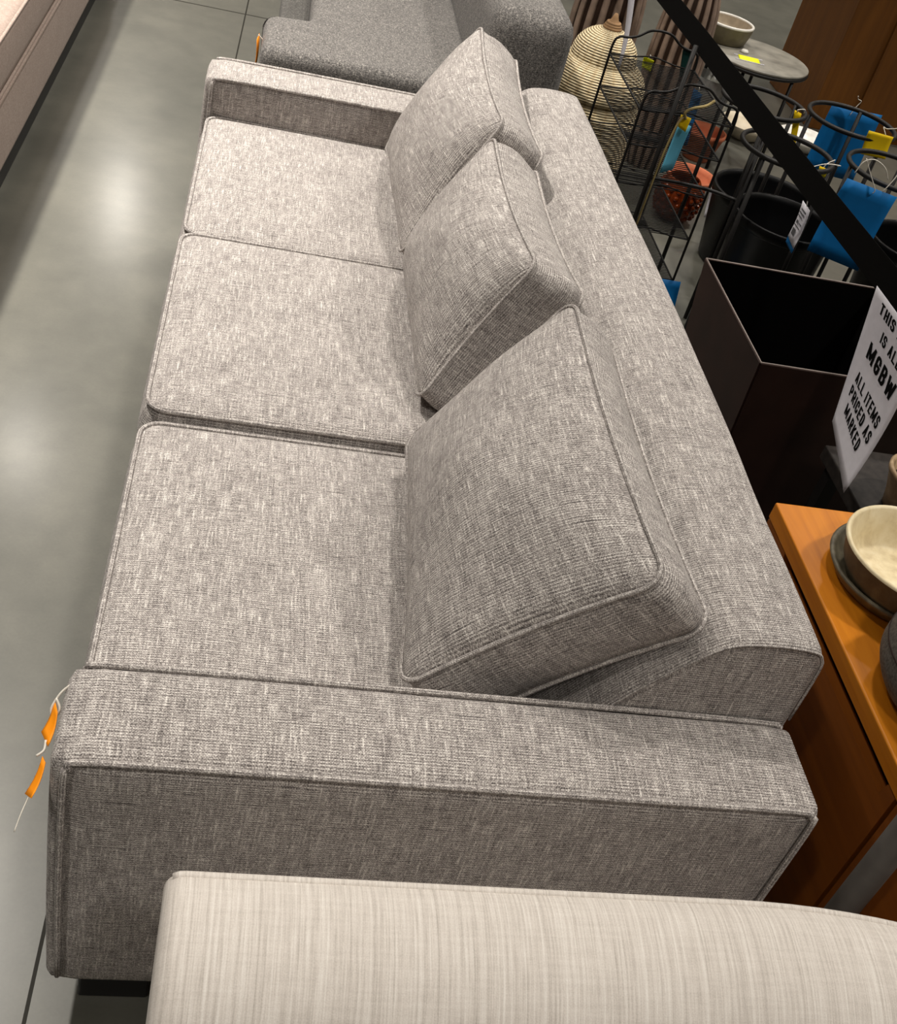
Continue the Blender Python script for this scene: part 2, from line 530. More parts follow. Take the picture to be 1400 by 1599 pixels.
def soft_box(bm, x0, x1, y0, y1, z0, z1, bev=0.02, seg=4, bul=(0, 0, 0), div=14):
    """rounded upholstered box: subdivided so the faces can bulge by bul per axis"""
    tmp = bmesh.new()
    bmesh.ops.create_cube(tmp, size=2.0)
    bmesh.ops.subdivide_edges(tmp, edges=tmp.edges[:], cuts=div, use_grid_fill=True)
    S = V(((x1 - x0) / 2, (y1 - y0) / 2, (z1 - z0) / 2))
    C = V(((x0 + x1) / 2, (y0 + y1) / 2, (z0 + z1) / 2))
    for v in tmp.verts:
        n = v.co.copy()
        # pull the grid lines toward the edges, so the rounding has vertices to work with
        n = V([math.copysign(abs(c) ** 0.62 if abs(c) < 1 else 1.0, c) for c in n])
        p = V((n.x * S.x, n.y * S.y, n.z * S.z))
        inner = V([max(-(S[i] - bev), min(S[i] - bev, p[i])) for i in range(3)])
        d = p - inner
        if d.length > 1e-9: p = inner + d.normalized() * min(bev, d.length) if sum(abs(d[i]) > 1e-9 for i in range(3)) > 1 else p
        for i in range(3):
            if abs(n[i]) > 0.999:
                a, b = [k for k in range(3) if k != i]
                p[i] += math.copysign(bul[i] * (1 - n[a] ** 2) * (1 - n[b] ** 2), n[i])
        v.co = p + C
    me = bpy.data.meshes.new('tmp')
    tmp.to_mesh(me); tmp.free()
    bm.from_mesh(me); bpy.data.meshes.remove(me)
    return bm

# ------------------------------------------------------------------ the setting
bm = new()
box(bm, -6.12, 9.12, -5.1, 15.1, -0.1, 0.0)
fl = link('floor', bm, M['concrete'], None, smooth=False)
tag(fl, 'polished grey concrete showroom floor with saw cut joints', 'floor', kind='structure')

M['wall_paint'] = plain('warm white wall paint', srgb(150, 146, 140), 0.85, 0, 0.2, 0.01)
for nm, b6, lb in (('wall_left', (-6.12, -6.0, -5.1, 15.1, 0, 5.3), 'plain pale showroom wall on the left, out of the picture'), ('wall_right', (9.0, 9.12, -5.1, 15.1, 0, 5.3), 'plain pale showroom wall on the right, out of the picture'),
               ('wall_back', (-6.0, 9.0, 15.0, 15.1, 0, 5.3), 'plain pale showroom wall at the far end, out of the picture'), ('wall_front', (-6.0, 9.0, -5.1, -5.0, 0, 5.3), 'plain pale showroom wall behind the camera'),
               ('ceiling', (-6.12, 9.12, -5.1, 15.1, 5.3, 5.4), 'high pale showroom ceiling above the picture')):
    bm = new(); box(bm, *b6)
    tag(link(nm, bm, M['wall_paint'], None, smooth=False), lb, nm.split('_')[0], kind='structure')

# ------------------------------------------------------------------ the main sofa
W = 0.66; WA = 0.152; D = 0.958; HA = 0.597; HB = 0.092
L = 3 * W + 2 * WA
sofa = thing('sofa', 'long light grey woven three seat sofa with track arms, filling the middle', 'sofa')
G = M['grey_weave']
bm = new(); soft_box(bm, -0.010, 0.94, WA - 0.01, L - WA + 0.01, HB, 0.345, 0.012); box_uv(bm)
link('seat_base', bm, G, sofa)
for side, (y0, y1) in enumerate(((0, WA), (L - WA, L))):
    bm = new()
    soft_box(bm, -0.012, D, y0, y1, HB, HA, 0.02, bul=(0.006, 0.003, 0.006)); box_uv(bm, (0.31 * side, 0.17))
    arm = link('arm', bm, G, sofa)
    e = 0.004
    for yy in (y0, y1):
        s = -1 if yy == y0 else 1
        pts = [(0.006, yy + s * 0.002, HB + 0.030), (0.004, yy + s * 0.003, HB + 0.25), (0.005, yy + s * 0.001, HA - 0.04), (0.010, yy - s * 0.001, HA - 0.014),
               (0.032, yy - s * 0.003, HA - 0.003), (0.25, yy - s * 0.003, HA - 0.001), (0.5, yy - s * 0.003, HA - 0.001), (0.75, yy - s * 0.003, HA - 0.001), (D - 0.04, yy - s * 0.004, HA - 0.003),
               (D - 0.018, yy - s * 0.003, HA - 0.011), (D - 0.012, yy, HA - 0.04), (D - 0.012, yy + s * 0.001, HB + 0.2), (D - 0.012, yy + s * 0.001, HB + 0.030)]
        welt(smooth_line(pts, 5), 0.0045, G, arm)
# the back: thick, its padded front slopes down to the seat
prof = smooth_line([(0.952, HB, 0), (0.956, 0.35, 0), (0.957, 0.60, 0), (0.956, 0.700, 0), (0.950, 0.726, 0), (0.934, 0.738, 0), (0.88, 0.742, 0), (0.83, 0.737, 0),
                    (0.80, 0.722, 0), (0.762, 0.685, 0), (0.715, 0.630, 0), (0.672, 0.57, 0), (0.63, 0.50, 0), (0.60, 0.42, 0), (0.595, 0.345, 0), (0.595, HB, 0)], 4)
bm = new(); uvl = bm.loops.layers.uv.verify()
y0, y1 = WA + 0.002, L - WA - 0.002
stations = [(y0, 0.012), (y0 + 0.002, 0.006), (y0 + 0.007, 0.002), (y0 + 0.014, 0.0)] + [(lerp(y0 + 0.03, y1 - 0.03, i / 24), 0.0) for i in range(25)] + [(y1 - 0.014, 0.0), (y1 - 0.007, 0.002), (y1 - 0.002, 0.006), (y1, 0.012)]
cx, cz = 0.80, 0.45
rings = []
for yy, ins in stations:
    r = []
    q = (yy - y0) / (y1 - y0)
    for p in prof:
        d = V((cx - p.x, cz - p.y, 0)); d = d.normalized() if d.length > 0 else d
        x, z = p.x + d.x * ins, p.y + d.y * ins
        x += 0.012 * math.sin(PI * q) * (1 if p.x > 0.9 else 0) + 0.003 * noise.noise(V((p.x * 6, yy * 5, p.y * 6)))
        z += (0.004 * noise.noise(V((p.x * 4, yy * 3.1, 2)))) * (1 if z > 0.6 else 0)
        r.append(bm.verts.new((x, yy, z)))
    rings.append(r)
acc = [0]
for a, b in zip(prof, prof[1:]): acc.append(acc[-1] + (b - a).length)
for i in range(len(rings) - 1):
    for k in range(len(prof) - 1):
        f = bm.faces.new((rings[i][k], rings[i + 1][k], rings[i + 1][k + 1], rings[i][k + 1]))
        for l, (a, b) in zip(f.loops, ((i, k), (i + 1, k), (i + 1, k + 1), (i, k + 1))):
            l[uvl].uv = (acc[b] + 7.0, stations[a][0])
for r in (rings[0], rings[-1]):
    f = bm.faces.new(r if r is rings[0] else r[::-1])
    for l in f.loops: l[uvl].uv = (l.vert.co.x + 11, l.vert.co.z)
bmesh.ops.recalc_face_normals(bm, faces=bm.faces[:])
back = link('backrest', bm, G, sofa)
seam = [(p.x, y0 + 0.001, p.y) for p in prof if p.y > 0.585]
seam = [(lerp(x, cx, 0.012), y, lerp(z, cz, 0.012)) for x, y, z in seam]
welt(seam, 0.0022, G, back, name='seam')
# seat cushions (top face is the front of the cushion shape)
for i in range(3):
    ya, yb = WA + i * W + 0.006, WA + (i + 1) * W - (0.014, 0.006, 0.006)[i]
    zt = (0.480, 0.496, 0.492)[i]
    x0, x1 = (0.002, 0.004, 0.006)[i], 0.60
    # corner order so that the normal points up: BL, BR, TR, TL in the XY plane
    cushion('seat_cushion', [(x0, ya, zt), (x1, ya, zt - 0.004), (x1, yb, zt - 0.004), (x0, yb, zt)], 0.135, bulge=0.016, back=0.0, cr=0.035, boxb=0.016, N=30,
            wr=0.0016, seed=i + 1, parent=sofa, crown=5.0, uvoff=(i * 1.7, i * 0.9))
for x in (0.03, 0.83):
    for y in (0.03, L - 0.13):
        bm = new(); box(bm, x, x + 0.1, y, y + 0.1, 0.0, HB + 0.002, 0.004)
        link('leg', bm, M['black_leg'], sofa, smooth=False)

# loose back cushions: BL (near... order seen from the front so the normal faces the seat)
def back_cushion(label, near_b, far_b, far_t, near_t, t, seed, **kw):
    # seen from the seat, looking toward +X: left is +Y
    root = cushion('back_cushion', [far_b, near_b, near_t, far_t], t, seed=seed, swap=True, pipe=0.0037, crown=2.1, **kw)
    tag(root, label, 'cushion', 'loose back cushions on the grey sofa')
    return root
back_cushion('loose grey back cushion nearest the camera, leaning over the near arm', (0.413, 0.198, 0.545), (0.452, 0.760, 0.545), (0.684, 0.830, 0.832), (0.698, 0.172, 0.815), 0.108, 4,
             bulge=0.078, back=0.02, bow=0.012, cr=0.035, boxb=0.010, wr=0.005, uvoff=(2.2, 0.4))
back_cushion('middle loose grey back cushion, its near end buckled and shaded', (0.480, 0.888, 0.540), (0.480, 1.425, 0.540), (0.622, 1.500, 0.828), (0.642, 0.955, 0.820), 0.118, 5,
             bulge=0.086, back=0.03, bow=0.016, cr=0.035, boxb=0.010, wr=0.006, uvoff=(4.1, 1.4))
back_cushion('farthest loose grey back cushion, tallest corner up beside the far arm', (0.474, 1.440, 0.540), (0.463, 2.030, 0.540), (0.650, 2.110, 0.868), (0.640, 1.510, 0.852), 0.122, 6,
             bulge=0.088, back=0.03, bow=0.018, cr=0.035, boxb=0.010, wr=0.006, uvoff=(6.3, 2.4))

# ------------------------------------------------------------------ cards, strings
def sheet(bm, c4, thick=0.0012, n=6, bend=0.0):
    """card with thickness: corners TL, TR, BR, BL"""
    TL, TR, BR, BL = [V(c) for c in c4]
    nrm = (TR - TL).cross(BL - TL).normalized()
    g = [[], []]
    for s in (0, 1):
        for j in range(n + 1):
            row = []
            for i in range(n + 1):
                u, v = i / n, j / n
                p = lerp(lerp(TL, TR, u), lerp(BL, BR, u), v)
                p = p + nrm * (bend * math.sin(PI * v) + (thick / 2 if s else -thick / 2))
                row.append(bm.verts.new(p))
            g[s].append(row)
    for s in (0, 1):
        for j in range(n):
            for i in range(n):
                q = (g[s][j][i], g[s][j][i + 1], g[s][j + 1][i + 1], g[s][j + 1][i])
                bm.faces.new(q if s else q[::-1])
    loop = [(0, i) for i in range(n)] + [(j, n) for j in range(n)] + [(n, i) for i in range(n, 0, -1)] + [(j, 0) for j in range(n, 0, -1)]
    for k in range(len(loop)):
        a, b = loop[k], loop[(k + 1) % len(loop)]
        bm.faces.new((g[0][a[0]][a[1]], g[0][b[0]][b[1]], g[1][b[0]][b[1]], g[1][a[0]][a[1]]))
    bmesh.ops.recalc_face_normals(bm, faces=bm.faces[:])
    return bm

def card(name, label, c4, mat, cat='price tag', string=None, group=None, bend=0.004, thick=0.0012, smat=None):
    bm = new(); sheet(bm, c4, thick, 6, bend)
    o = link(name, bm, mat)
    tag(o, label, cat, group)
    if string:
        for s in (string if isinstance(string[0][0], (list, tuple)) else [string]):
            sb = new()
            tube(sb, smooth_line(s, 6), 0.0013, 6)
            link('string', sb, smat or M['string'], o)
    return o

def child_sheet(name, c4, mat, parent, thick=0.001, label=None):
    bm = new(); sheet(bm, c4, thick, 4, 0)
    o = link(name, bm, mat, parent)
    if label: o['label'] = label
    return o

# orange tag on the sofa's near arm (hangs at the front of the arm)
bm = new(); sheet(bm, [(-0.024, 0.112, 0.567), (-0.017, 0.090, 0.571), (-0.020, 0.046, 0.562), (-0.032, 0.072, 0.554)], 0.001, 5, 0.003)
tg = link('price_tag', bm, M['orange_tag']); tag(tg, 'orange paper tag tied to the front of the near sofa arm', 'price tag')
bm = new(); sheet(bm, [(-0.024, 0.036, 0.556), (-0.019, 0.026, 0.558), (-0.026, -0.020, 0.553), (-0.036, -0.004, 0.538)], 0.001, 5, 0.003)
link('lower_flap', bm, M['orange_tag'], tg)
for pts_, r_ in (([(-0.008, 0.122, 0.584), (-0.018, 0.114, 0.576), (-0.026, 0.102, 0.562), (-0.022, 0.094, 0.554), (-0.016, 0.100, 0.564), (-0.022, 0.110, 0.572)], 0.0016),
                ([(-0.024, 0.056, 0.560), (-0.024, 0.044, 0.557), (-0.031, 0.036, 0.556)], 0.0016), ([(-0.030, -0.012, 0.546), (-0.035, -0.030, 0.538), (-0.039, -0.048, 0.528)], 0.0007)):
    bm = new(); tube(bm, smooth_line(pts_, 5), r_, 6); link('string', bm, M['string'], tg)

# ------------------------------------------------------------------ cream chair at the bottom
ch = thing('armchair', 'cream striped linen chair back in the foreground, against the near sofa arm', 'chair', (0.5, -0.5, 0))
CR = M['cream']
def chair_shell(xa, xb, n=40):
    bm = new(); uvl = bm.loops.layers.uv.verify()
    profile = smooth_line([(-0.205, 0.10, 0), (-0.203, 0.40, 0), (-0.203, 0.70, 0), (-0.206, 0.733, 0), (-0.220, 0.747, 0), (-0.25, 0.752, 0), (-0.30, 0.742, 0), (-0.345, 0.712, 0), (-0.378, 0.655, 0),
                           (-0.395, 0.58, 0), (-0.40, 0.48, 0), (-0.40, 0.40, 0), (-0.40, 0.10, 0)], 5)
    acc = [0]
    for a, b in zip(profile, profile[1:]): acc.append(acc[-1] + (b - a).length)
    rings = []
    for i in range(n + 1):
        u = i / n
        x = lerp(xa, xb, u ** 1.8)
        edge = max(0.0, 1 - (x - xa) / 0.018)
        ins = 0.018 * (1 - math.sqrt(max(0, 1 - edge * edge)))
        bend = max(0.0, (x - 0.70)) ** 2 * 0.22
        drop = max(0.0, (x - 0.70)) ** 2 * 0.35
        r = []
        for p in profile:
            cy, cz2 = -0.30, 0.42
            d = V((cy - p.x, cz2 - p.y)); d.normalize()
            yy = p.x + d.x * ins; zz = p.y + d.y * ins
            yy -= bend + 0.012
            if zz > 0.4: zz -= drop * (zz - 0.4) / 0.34
            r.append(bm.verts.new((x, yy, zz)))
        rings.append(r)
    for i in range(n):
        for k in range(len(profile) - 1):
            f = bm.faces.new((rings[i][k], rings[i][k + 1], rings[i + 1][k + 1], rings[i + 1][k]))
            for l, (a, b) in zip(f.loops, ((i, k), (i, k + 1), (i + 1, k + 1), (i + 1, k))):
                l[uvl].uv = (lerp(xa, xb, (a / n) ** 1.8), acc[b])
    for r in (rings[0], rings[-1]):
        f = bm.faces.new(r)
        for l in f.loops: l[uvl].uv = (l.vert.co.y, l.vert.co.z)
    bmesh.ops.recalc_face_normals(bm, faces=bm.faces[:])
    k = 17
    return bm, [r[k].co.copy() for r in rings if r[k].co.x > xa + 0.007]
bm, topline = chair_shell(0.131, 0.98)
cb = link('backrest', bm, CR, ch)
welt(topline, 0.0045, CR, cb)
bm = new(); soft_box(bm, 0.15, 0.92, -1.02, -0.38, 0.30, 0.46, 0.03, bul=(0, 0, 0.015)); box_uv(bm); link('seat_cushion', bm, CR, ch)
bm = new(); soft_box(bm, 0.16, 0.93, -1.00, -0.38, 0.12, 0.30, 0.02); box_uv(bm); link('seat_base', bm, CR, ch)
bm = new(); soft_box(bm, 0.82, 0.98, -1.00, -0.44, 0.12, 0.64, 0.05, bul=(0.01, 0, 0.01)); box_uv(bm); link('arm', bm, CR, ch)
for x in (0.2, 0.85):
    for y in (-0.95, -0.30):
        bm = new(); tube(bm, [(x, y, 0.0), (x, y, 0.13)], 0.02, 12, rad=[0.016, 0.022]); link('leg', bm, M['black_leg'], ch)

# ------------------------------------------------------------------ taupe sofa at the left
ts_ = thing('sofa', 'taupe sofa in the top left corner across the aisle', 'sofa', (-1.0, 2.8, 0))
T = M['taupe']
bm = new(); soft_box(bm, -1.45, -0.572, 1.2, 4.9, 0.10, 0.315, 0.012, bul=(0.006, 0, 0)); box_uv(bm); link('seat_base', bm, T, ts_)
for ya, yb in ((1.21, 4.89),):
    cushion('seat_cushion', [(-1.25, ya, 0.475), (-0.577, ya, 0.475), (-0.577, yb, 0.475), (-1.25, yb, 0.475)], 0.15, bulge=0.02, back=0.0, cr=0.03, boxb=0.008, N=16, wr=0.002,
            seed=int(ya * 7), parent=ts_, mat=T, pipe=0.005, crown=5)
bm = new(); soft_box(bm, -1.5, -1.2, 1.2, 4.9, 0.10, 0.80, 0.05); box_uv(bm); link('backrest', bm, T, ts_)
bm = new(); soft_box(bm, -1.45, -0.60, 4.9, 5.1, 0.10, 0.60, 0.03); box_uv(bm); link('arm', bm, T, ts_)
bm = new(); soft_box(bm, -1.45, -0.60, 1.0, 1.2, 0.10, 0.60, 0.03); box_uv(bm); link('arm', bm, T, ts_)
welt([(-0.568, 1.2, 0.318), (-0.568, 4.9, 0.318)], 0.005, T, ts_)
bm = new(); box(bm, -1.40, -0.595, 1.05, 5.05, 0.0, 0.102, 0.003); link('plinth', bm, M['black_leg'], ts_, smooth=False)

# ------------------------------------------------------------------ charcoal armchair beyond the far arm
ac = thing('armchair', 'charcoal grey armchair standing behind the far arm of the grey sofa', 'armchair', (0.6, 3.1, 0))
C_ = M['charcoal']
def ear_seat():
    # T-shaped seat slab: outline in XY, extruded with rounded upper edge
    out = [(0.115, 2.70), (0.80, 2.70), (0.80, 3.75), (0.275, 3.75), (0.262, 3.10), (0.245, 3.055), (0.13, 3.035), (0.115, 3.01)]
    bm = bmesh.new()
    vs = [bm.verts.new((x, y, 0.30)) for x, y in out]
    f = bm.faces.new(vs)
    r = bmesh.ops.extrude_face_region(bm, geom=[f])
    up = [g for g in r['geom'] if isinstance(g, bmesh.types.BMVert)]
    for v in up: v.co.z = 0.50
    upe = [e for e in bm.edges if all(v in up for v in e.verts)]
    ver = [e for e in bm.edges if abs(e.verts[0].co.z - e.verts[1].co.z) > 0.1]
    bmesh.ops.bevel(bm, geom=upe + ver, offset=0.036, segments=5, profile=0.5, affect='EDGES')
    bmesh.ops.recalc_face_normals(bm, faces=bm.faces[:])
    bm.loops.layers.uv.new('UVMap')
    return box_uv(bm)
link('seat_cushion', ear_seat(), C_, ac, smooth=True)
bm = new(); soft_box(bm, 0.125, 0.92, 2.705, 3.06, 0.10, 0.31, 0.02); box_uv(bm); link('arm_base', bm, M['charcoal_shaded'], ac)
bm = new(); soft_box(bm, 0.165, 0.92, 3.06, 3.78, 0.10, 0.36, 0.03); box_uv(bm); link('seat_base', bm, M['charcoal_shaded'], ac)
bm = new(); soft_box(bm, 0.795, 1.055, 2.70, 3.80, 0.10, 0.76, 0.06, bul=(0.01, 0.012, 0.01)); box_uv(bm); link('backrest', bm, C_, ac)
welt([(0.80, 2.712, 0.495), (0.797, 3.0, 0.507), (0.797, 3.7, 0.507)], 0.005, M['charcoal_shaded'], ac)
for x in (0.2, 0.98):
    for y in (2.76, 3.72):
        bm = new(); tube(bm, [(x, y, 0.0), (x, y, 0.11)], 0.02, 12, rad=[0.015, 0.022]); link('leg', bm, M['black_leg'], ac)
card('price_tag', 'orange tag hanging from the front corner of the charcoal armchair', [(0.105, 2.86, 0.485), (0.100, 2.80, 0.485), (0.100, 2.79, 0.37), (0.105, 2.85, 0.37)], M['orange_tag'],
     string=[(0.118, 2.83, 0.478), (0.104, 2.83, 0.49), (0.1025, 2.83, 0.485)])

# ------------------------------------------------------------------ wicker basket
bx, by = 1.345, 3.36
bk = thing('lidded_basket', 'tall pale wicker basket with a beehive lid', 'basket', (bx, by, 0))
prof = [(0.0, 0.0), (0.165, 0.0), (0.175, 0.01), (0.182, 0.08), (0.186, 0.16), (0.19, 0.24), (0.188, 0.30), (0.180, 0.335), (0.165, 0.352), (0.0, 0.352)]
P2 = [(p.x, p.y) for p in smooth_line([(r, z, 0) for r, z in prof[1:-1]], 5)]
def wob(a, i): return 1 + 0.010 * math.sin(a * 17 + (i % 2) * PI)
bm = new(); lathe(bm, (bx, by, 0), [(0.0, 0.0)] + P2 + [(0.0, 0.352)], 68, wob); link('body', bm, M['wicker'], bk)
lid = [(0.168, 0.350), (0.186, 0.362), (0.188, 0.385), (0.182, 0.412), (0.168, 0.440), (0.148, 0.462), (0.128, 0.474), (0.124, 0.480), (0.122, 0.500), (0.112, 0.530), (0.092, 0.556), (0.064, 0.576), (0.034, 0.586), (0.02, 0.588)]
P2 = [(p.x, p.y) for p in smooth_line([(r, z, 0) for r, z in lid], 4)]
bm = new(); lathe(bm, (bx, by, 0), [(0.0, 0.352)] + P2 + [(0.0, 0.588)], 68, wob); ld = link('lid', bm, M['wicker'], bk)
bm = new()
lathe(bm, (bx, by, 0.585), [(0.0, 0.0), (0.026, 0.0), (0.034, 0.008), (0.030, 0.018), (0.020, 0.022), (0.012, 0.040), (0.006, 0.055), (0, 0.057)], 20)
for k in range(3):
    tube(bm, circle_pts((bx, by, 0.590 + k * 0.008), 0.031 - 0.004 * k, 20), 0.006, 6, closed=True)
link('knob', bm, M['wicker_stem'], ld)

# ------------------------------------------------------------------ fluted vases
M['fluted_groove_shade'] = plain('brown ceramic with groove shade', srgb(44, 29, 20), 0.6, 0, 0.2, 0.12, 20)  # core darkened so the grooves look shaded
def fluted(x, y, r, h, n, label):
    t = thing('fluted_vase', label, 'vase', (x, y, 0), 'brown fluted floor vases')
    pr = smooth_line([(r * 0.62, 0, 0), (r * 0.80, h * 0.12, 0), (r * 0.97, h * 0.38, 0), (r, h * 0.6, 0), (r * 0.9, h * 0.82, 0), (r * 0.7, h * 0.95, 0), (r * 0.72, h, 0)], 6)
    bm = new()
    lathe(bm, (x, y, 0), [(0, 0)] + [(p.x * 0.90, p.y) for p in pr] + [(r * 0.58, h), (r * 0.56, h * 0.9), (0, h * 0.88)], 40)
    link('body', bm, M['fluted_groove_shade'], t)
    for k in range(n):
        a = 2 * PI * k / n
        bm = new(); uvl = bm.loops.layers.uv.verify()
        rings = []
        hw_ = 0.62 * PI / n
        for p in pr:
            ring = []
            for q in range(7):
                b = a + hw_ * (q / 3 - 1)
                rr = p.x * (0.89 + 0.12 * math.cos((q / 3 - 1) * 1.45))
                ring.append(bm.verts.new((x + rr * math.cos(b), y + rr * math.sin(b), p.y)))
            rings.append(ring)
        for A_, B_ in zip(rings, rings[1:]):
            for q in range(6): bm.faces.new((A_[q], A_[q + 1], B_[q + 1], B_[q]))
            bm.faces.new((A_[6], A_[0], B_[0], B_[6]))
        bm.faces.new(rings[0][::-1]); bm.faces.new(rings[-1])
        bmesh.ops.recalc_face_normals(bm, faces=bm.faces[:])
        link('rib', bm, M['fluted'], t)
fluted(1.72, 3.66, 0.115, 0.78, 15, 'tall brown fluted vase seen through the wire rack')
fluted(1.52, 4.10, 0.150, 0.72, 16, 'wide brown fluted vase directly behind the wicker basket lid')

# ------------------------------------------------------------------ wire rack
rk = thing('wire_rack', 'black wire shelf rack with arched end frames behind the sofa', 'rack', (1.36, 2.62, 0))
RX0, RX1 = 1.216, 1.510
def arch(y):
    xm = (RX0 + RX1) / 2
    p = [(RX0, y, 0.0), (RX0, y, 0.3), (RX0, y, 0.60), (RX0 + 0.002, y, 0.680), (RX0 + 0.016, y, 0.702), (RX0 + 0.045, y, 0.706), (RX0 + 0.075, y, 0.716), (xm - 0.03, y, 0.742), (xm + 0.03, y, 0.742),
         (RX1 - 0.075, y, 0.716), (RX1 - 0.045, y, 0.706), (RX1 - 0.016, y, 0.702), (RX1 - 0.002, y, 0.680), (RX1, y, 0.60), (RX1, y, 0.3), (RX1, y, 0.0)]
    return smooth_line(p, 6)
for y in (2.387, 2.86):
    bm = new(); tube(bm, arch(y), 0.0042, 8)
    fr = link('end_frame', bm, M['black_metal'], rk)
for z in (0.645, 0.537, 0.415, 0.27, 0.12):
    bm = new()
    for x in (RX0, RX1):
        tube(bm, [(x, 2.387, z), (x, 2.86, z)], 0.0031, 6)
    for y in (2.387, 2.86):
        tube(bm, smooth_line([(RX0, y, z), (RX0 + 0.07, y, z + 0.004), ((RX0 + RX1) / 2, y, z + 0.016), (RX1 - 0.07, y, z + 0.004), (RX1, y, z)], 5), 0.0026, 6)
    nn = 30 if z > 0.3 else 44
    for k in range(1, nn):
        y = lerp(2.387, 2.86, k / nn)
        tube(bm, [(RX0, y, z), (RX1, y, z)], 0.0017, 5)
    link('shelf', bm, M['black_wire'], rk)
card('price_tag', 'lemon sticker tag on the far end of the wire rack', [(1.335, 2.872, 0.655), (1.372, 2.872, 0.647), (1.372, 2.872, 0.610), (1.338, 2.872, 0.618)], M['neon'],
     string=[(1.352, 2.8600, 0.661), (1.352, 2.868, 0.664), (1.352, 2.873, 0.650)])
card('price_tag', 'dark teal tag at the right corner of the far rack frame', [(1.450, 2.8642, 0.708), (1.488, 2.8642, 0.703), (1.500, 2.868, 0.628), (1.472, 2.868, 0.612)], M['teal_card'])
card('price_tag', 'deep blue card hanging inside the wire rack', [(1.470, 2.70, 0.640), (1.500, 2.69, 0.628), (1.500, 2.66, 0.47), (1.472, 2.67, 0.455)], M['navy_card'],
     string=[(1.485, 2.70, 0.648), (1.486, 2.695, 0.642), (1.486, 2.692, 0.634)])
pt = card('price_tag', 'light blue tag with a yellow sticker tied to the front of the wire rack', [(1.335, 2.362, 0.640), (1.372, 2.356, 0.636), (1.362, 2.350, 0.500), (1.328, 2.358, 0.478)], M['light_blue_card'])
child_sheet('sticker', [(1.330, 2.3575, 0.664), (1.362, 2.352, 0.660), (1.358, 2.350, 0.618), (1.332, 2.3545, 0.628)], M['yellow'], pt, label='yellow sticker')
bm = new()
tube(bm, smooth_line([(1.345, 2.352, 0.655), (1.335, 2.345, 0.676), (1.355, 2.350, 0.690), (1.395, 2.362, 0.700), (1.42, 2.376, 0.715)], 6), 0.0045, 7)
link('twine', bm, M['tan_string'], pt)
bm = new()
tube(bm, smooth_line([(1.342, 2.350, 0.668), (1.325, 2.345, 0.64), (1.316, 2.345, 0.56), (1.313, 2.348, 0.45), (1.312, 2.35, 0.30)], 6), 0.0035, 7)
link('twine', bm, M['tan_string'], pt)

# ------------------------------------------------------------------ barrier pole, belt, sign
bp = thing('barrier_post', 'thin black metal pole with a crossbar under the black belt', 'post', (1.300, 2.355, 0))
bm = new(); tube(bm, [(1.300, 2.352, 0.004), (1.300, 2.352, 0.862)], 0.0072, 12); link('pole', bm, M['black_metal'], bp)
bm = new(); tube(bm, smooth_line([(1.300, 2.352, 0.462), (1.40, 2.348, 0.464), (1.50, 2.338, 0.462), (1.575, 2.318, 0.455)], 5), 0.0058, 10); link('crossbar', bm, M['black_metal'], bp)
bm = new(); lathe(bm, (1.300, 2.352, 0), [(0, 0), (0.05, 0), (0.05, 0.006), (0.009, 0.010), (0, 0.010)], 24); link('foot', bm, M['black_metal'], bp)

def belt_c(y):  # centre line of the strap
    return V((1.3585 - (y - 1.06) * 0.0265, y, 0.868 - 0.010 * math.sin(PI * min(1, max(0, (y - 0.2) / 2.2)))))
bm = new()
ys = [lerp(0.25, 4.6, i / 60) for i in range(61)]
A = []
hw = 0.028
for y in ys:
    c = belt_c(y)
    up = V((0.010, 0, 0.027)).normalized() * hw
    A.append([bm.verts.new(c + up + V((0.0008, 0, 0))), bm.verts.new(c - up + V((0.0008, 0, 0))), bm.verts.new(c - up - V((0.0008, 0, 0))), bm.verts.new(c + up - V((0.0008, 0, 0)))])
for a, b in zip(A, A[1:]):
    for k in range(4): bm.faces.new((a[k], a[(k + 1) % 4], b[(k + 1) % 4], b[k]))
bm.faces.new(A[0]); bm.faces.new(A[-1][::-1])
bmesh.ops.recalc_face_normals(bm, faces=bm.faces[:])
tag(link('barrier_belt', bm, M['belt'], None, smooth=False), 'black webbing belt stretched diagonally over the racks and plant stands', 'belt')

# grey post out of focus at the lower right
gp = thing('stanchion', 'thick grey post between the sofa back and the orange cabinet', 'post', (1.022, -0.052, 0))
bm = new(); tube(bm, [(1.022, -0.052, 0.01), (1.022, -0.052, 1.0)], 0.019, 24); link('pole', bm, M['grey_post'], gp)
bm = new(); lathe(bm, (1.022, -0.052, 0), [(0, 0), (0.05, 0), (0.05, 0.008), (0.02, 0.02), (0, 0.02)], 32); link('foot', bm, M['grey_post'], gp)
bm = new(); lathe(bm, (1.022, -0.052, 0.995), [(0.021, 0), (0.023, 0.005), (0.023, 0.03), (0.015, 0.04), (0, 0.042)], 32); link('cap', bm, M['grey_post'], gp)

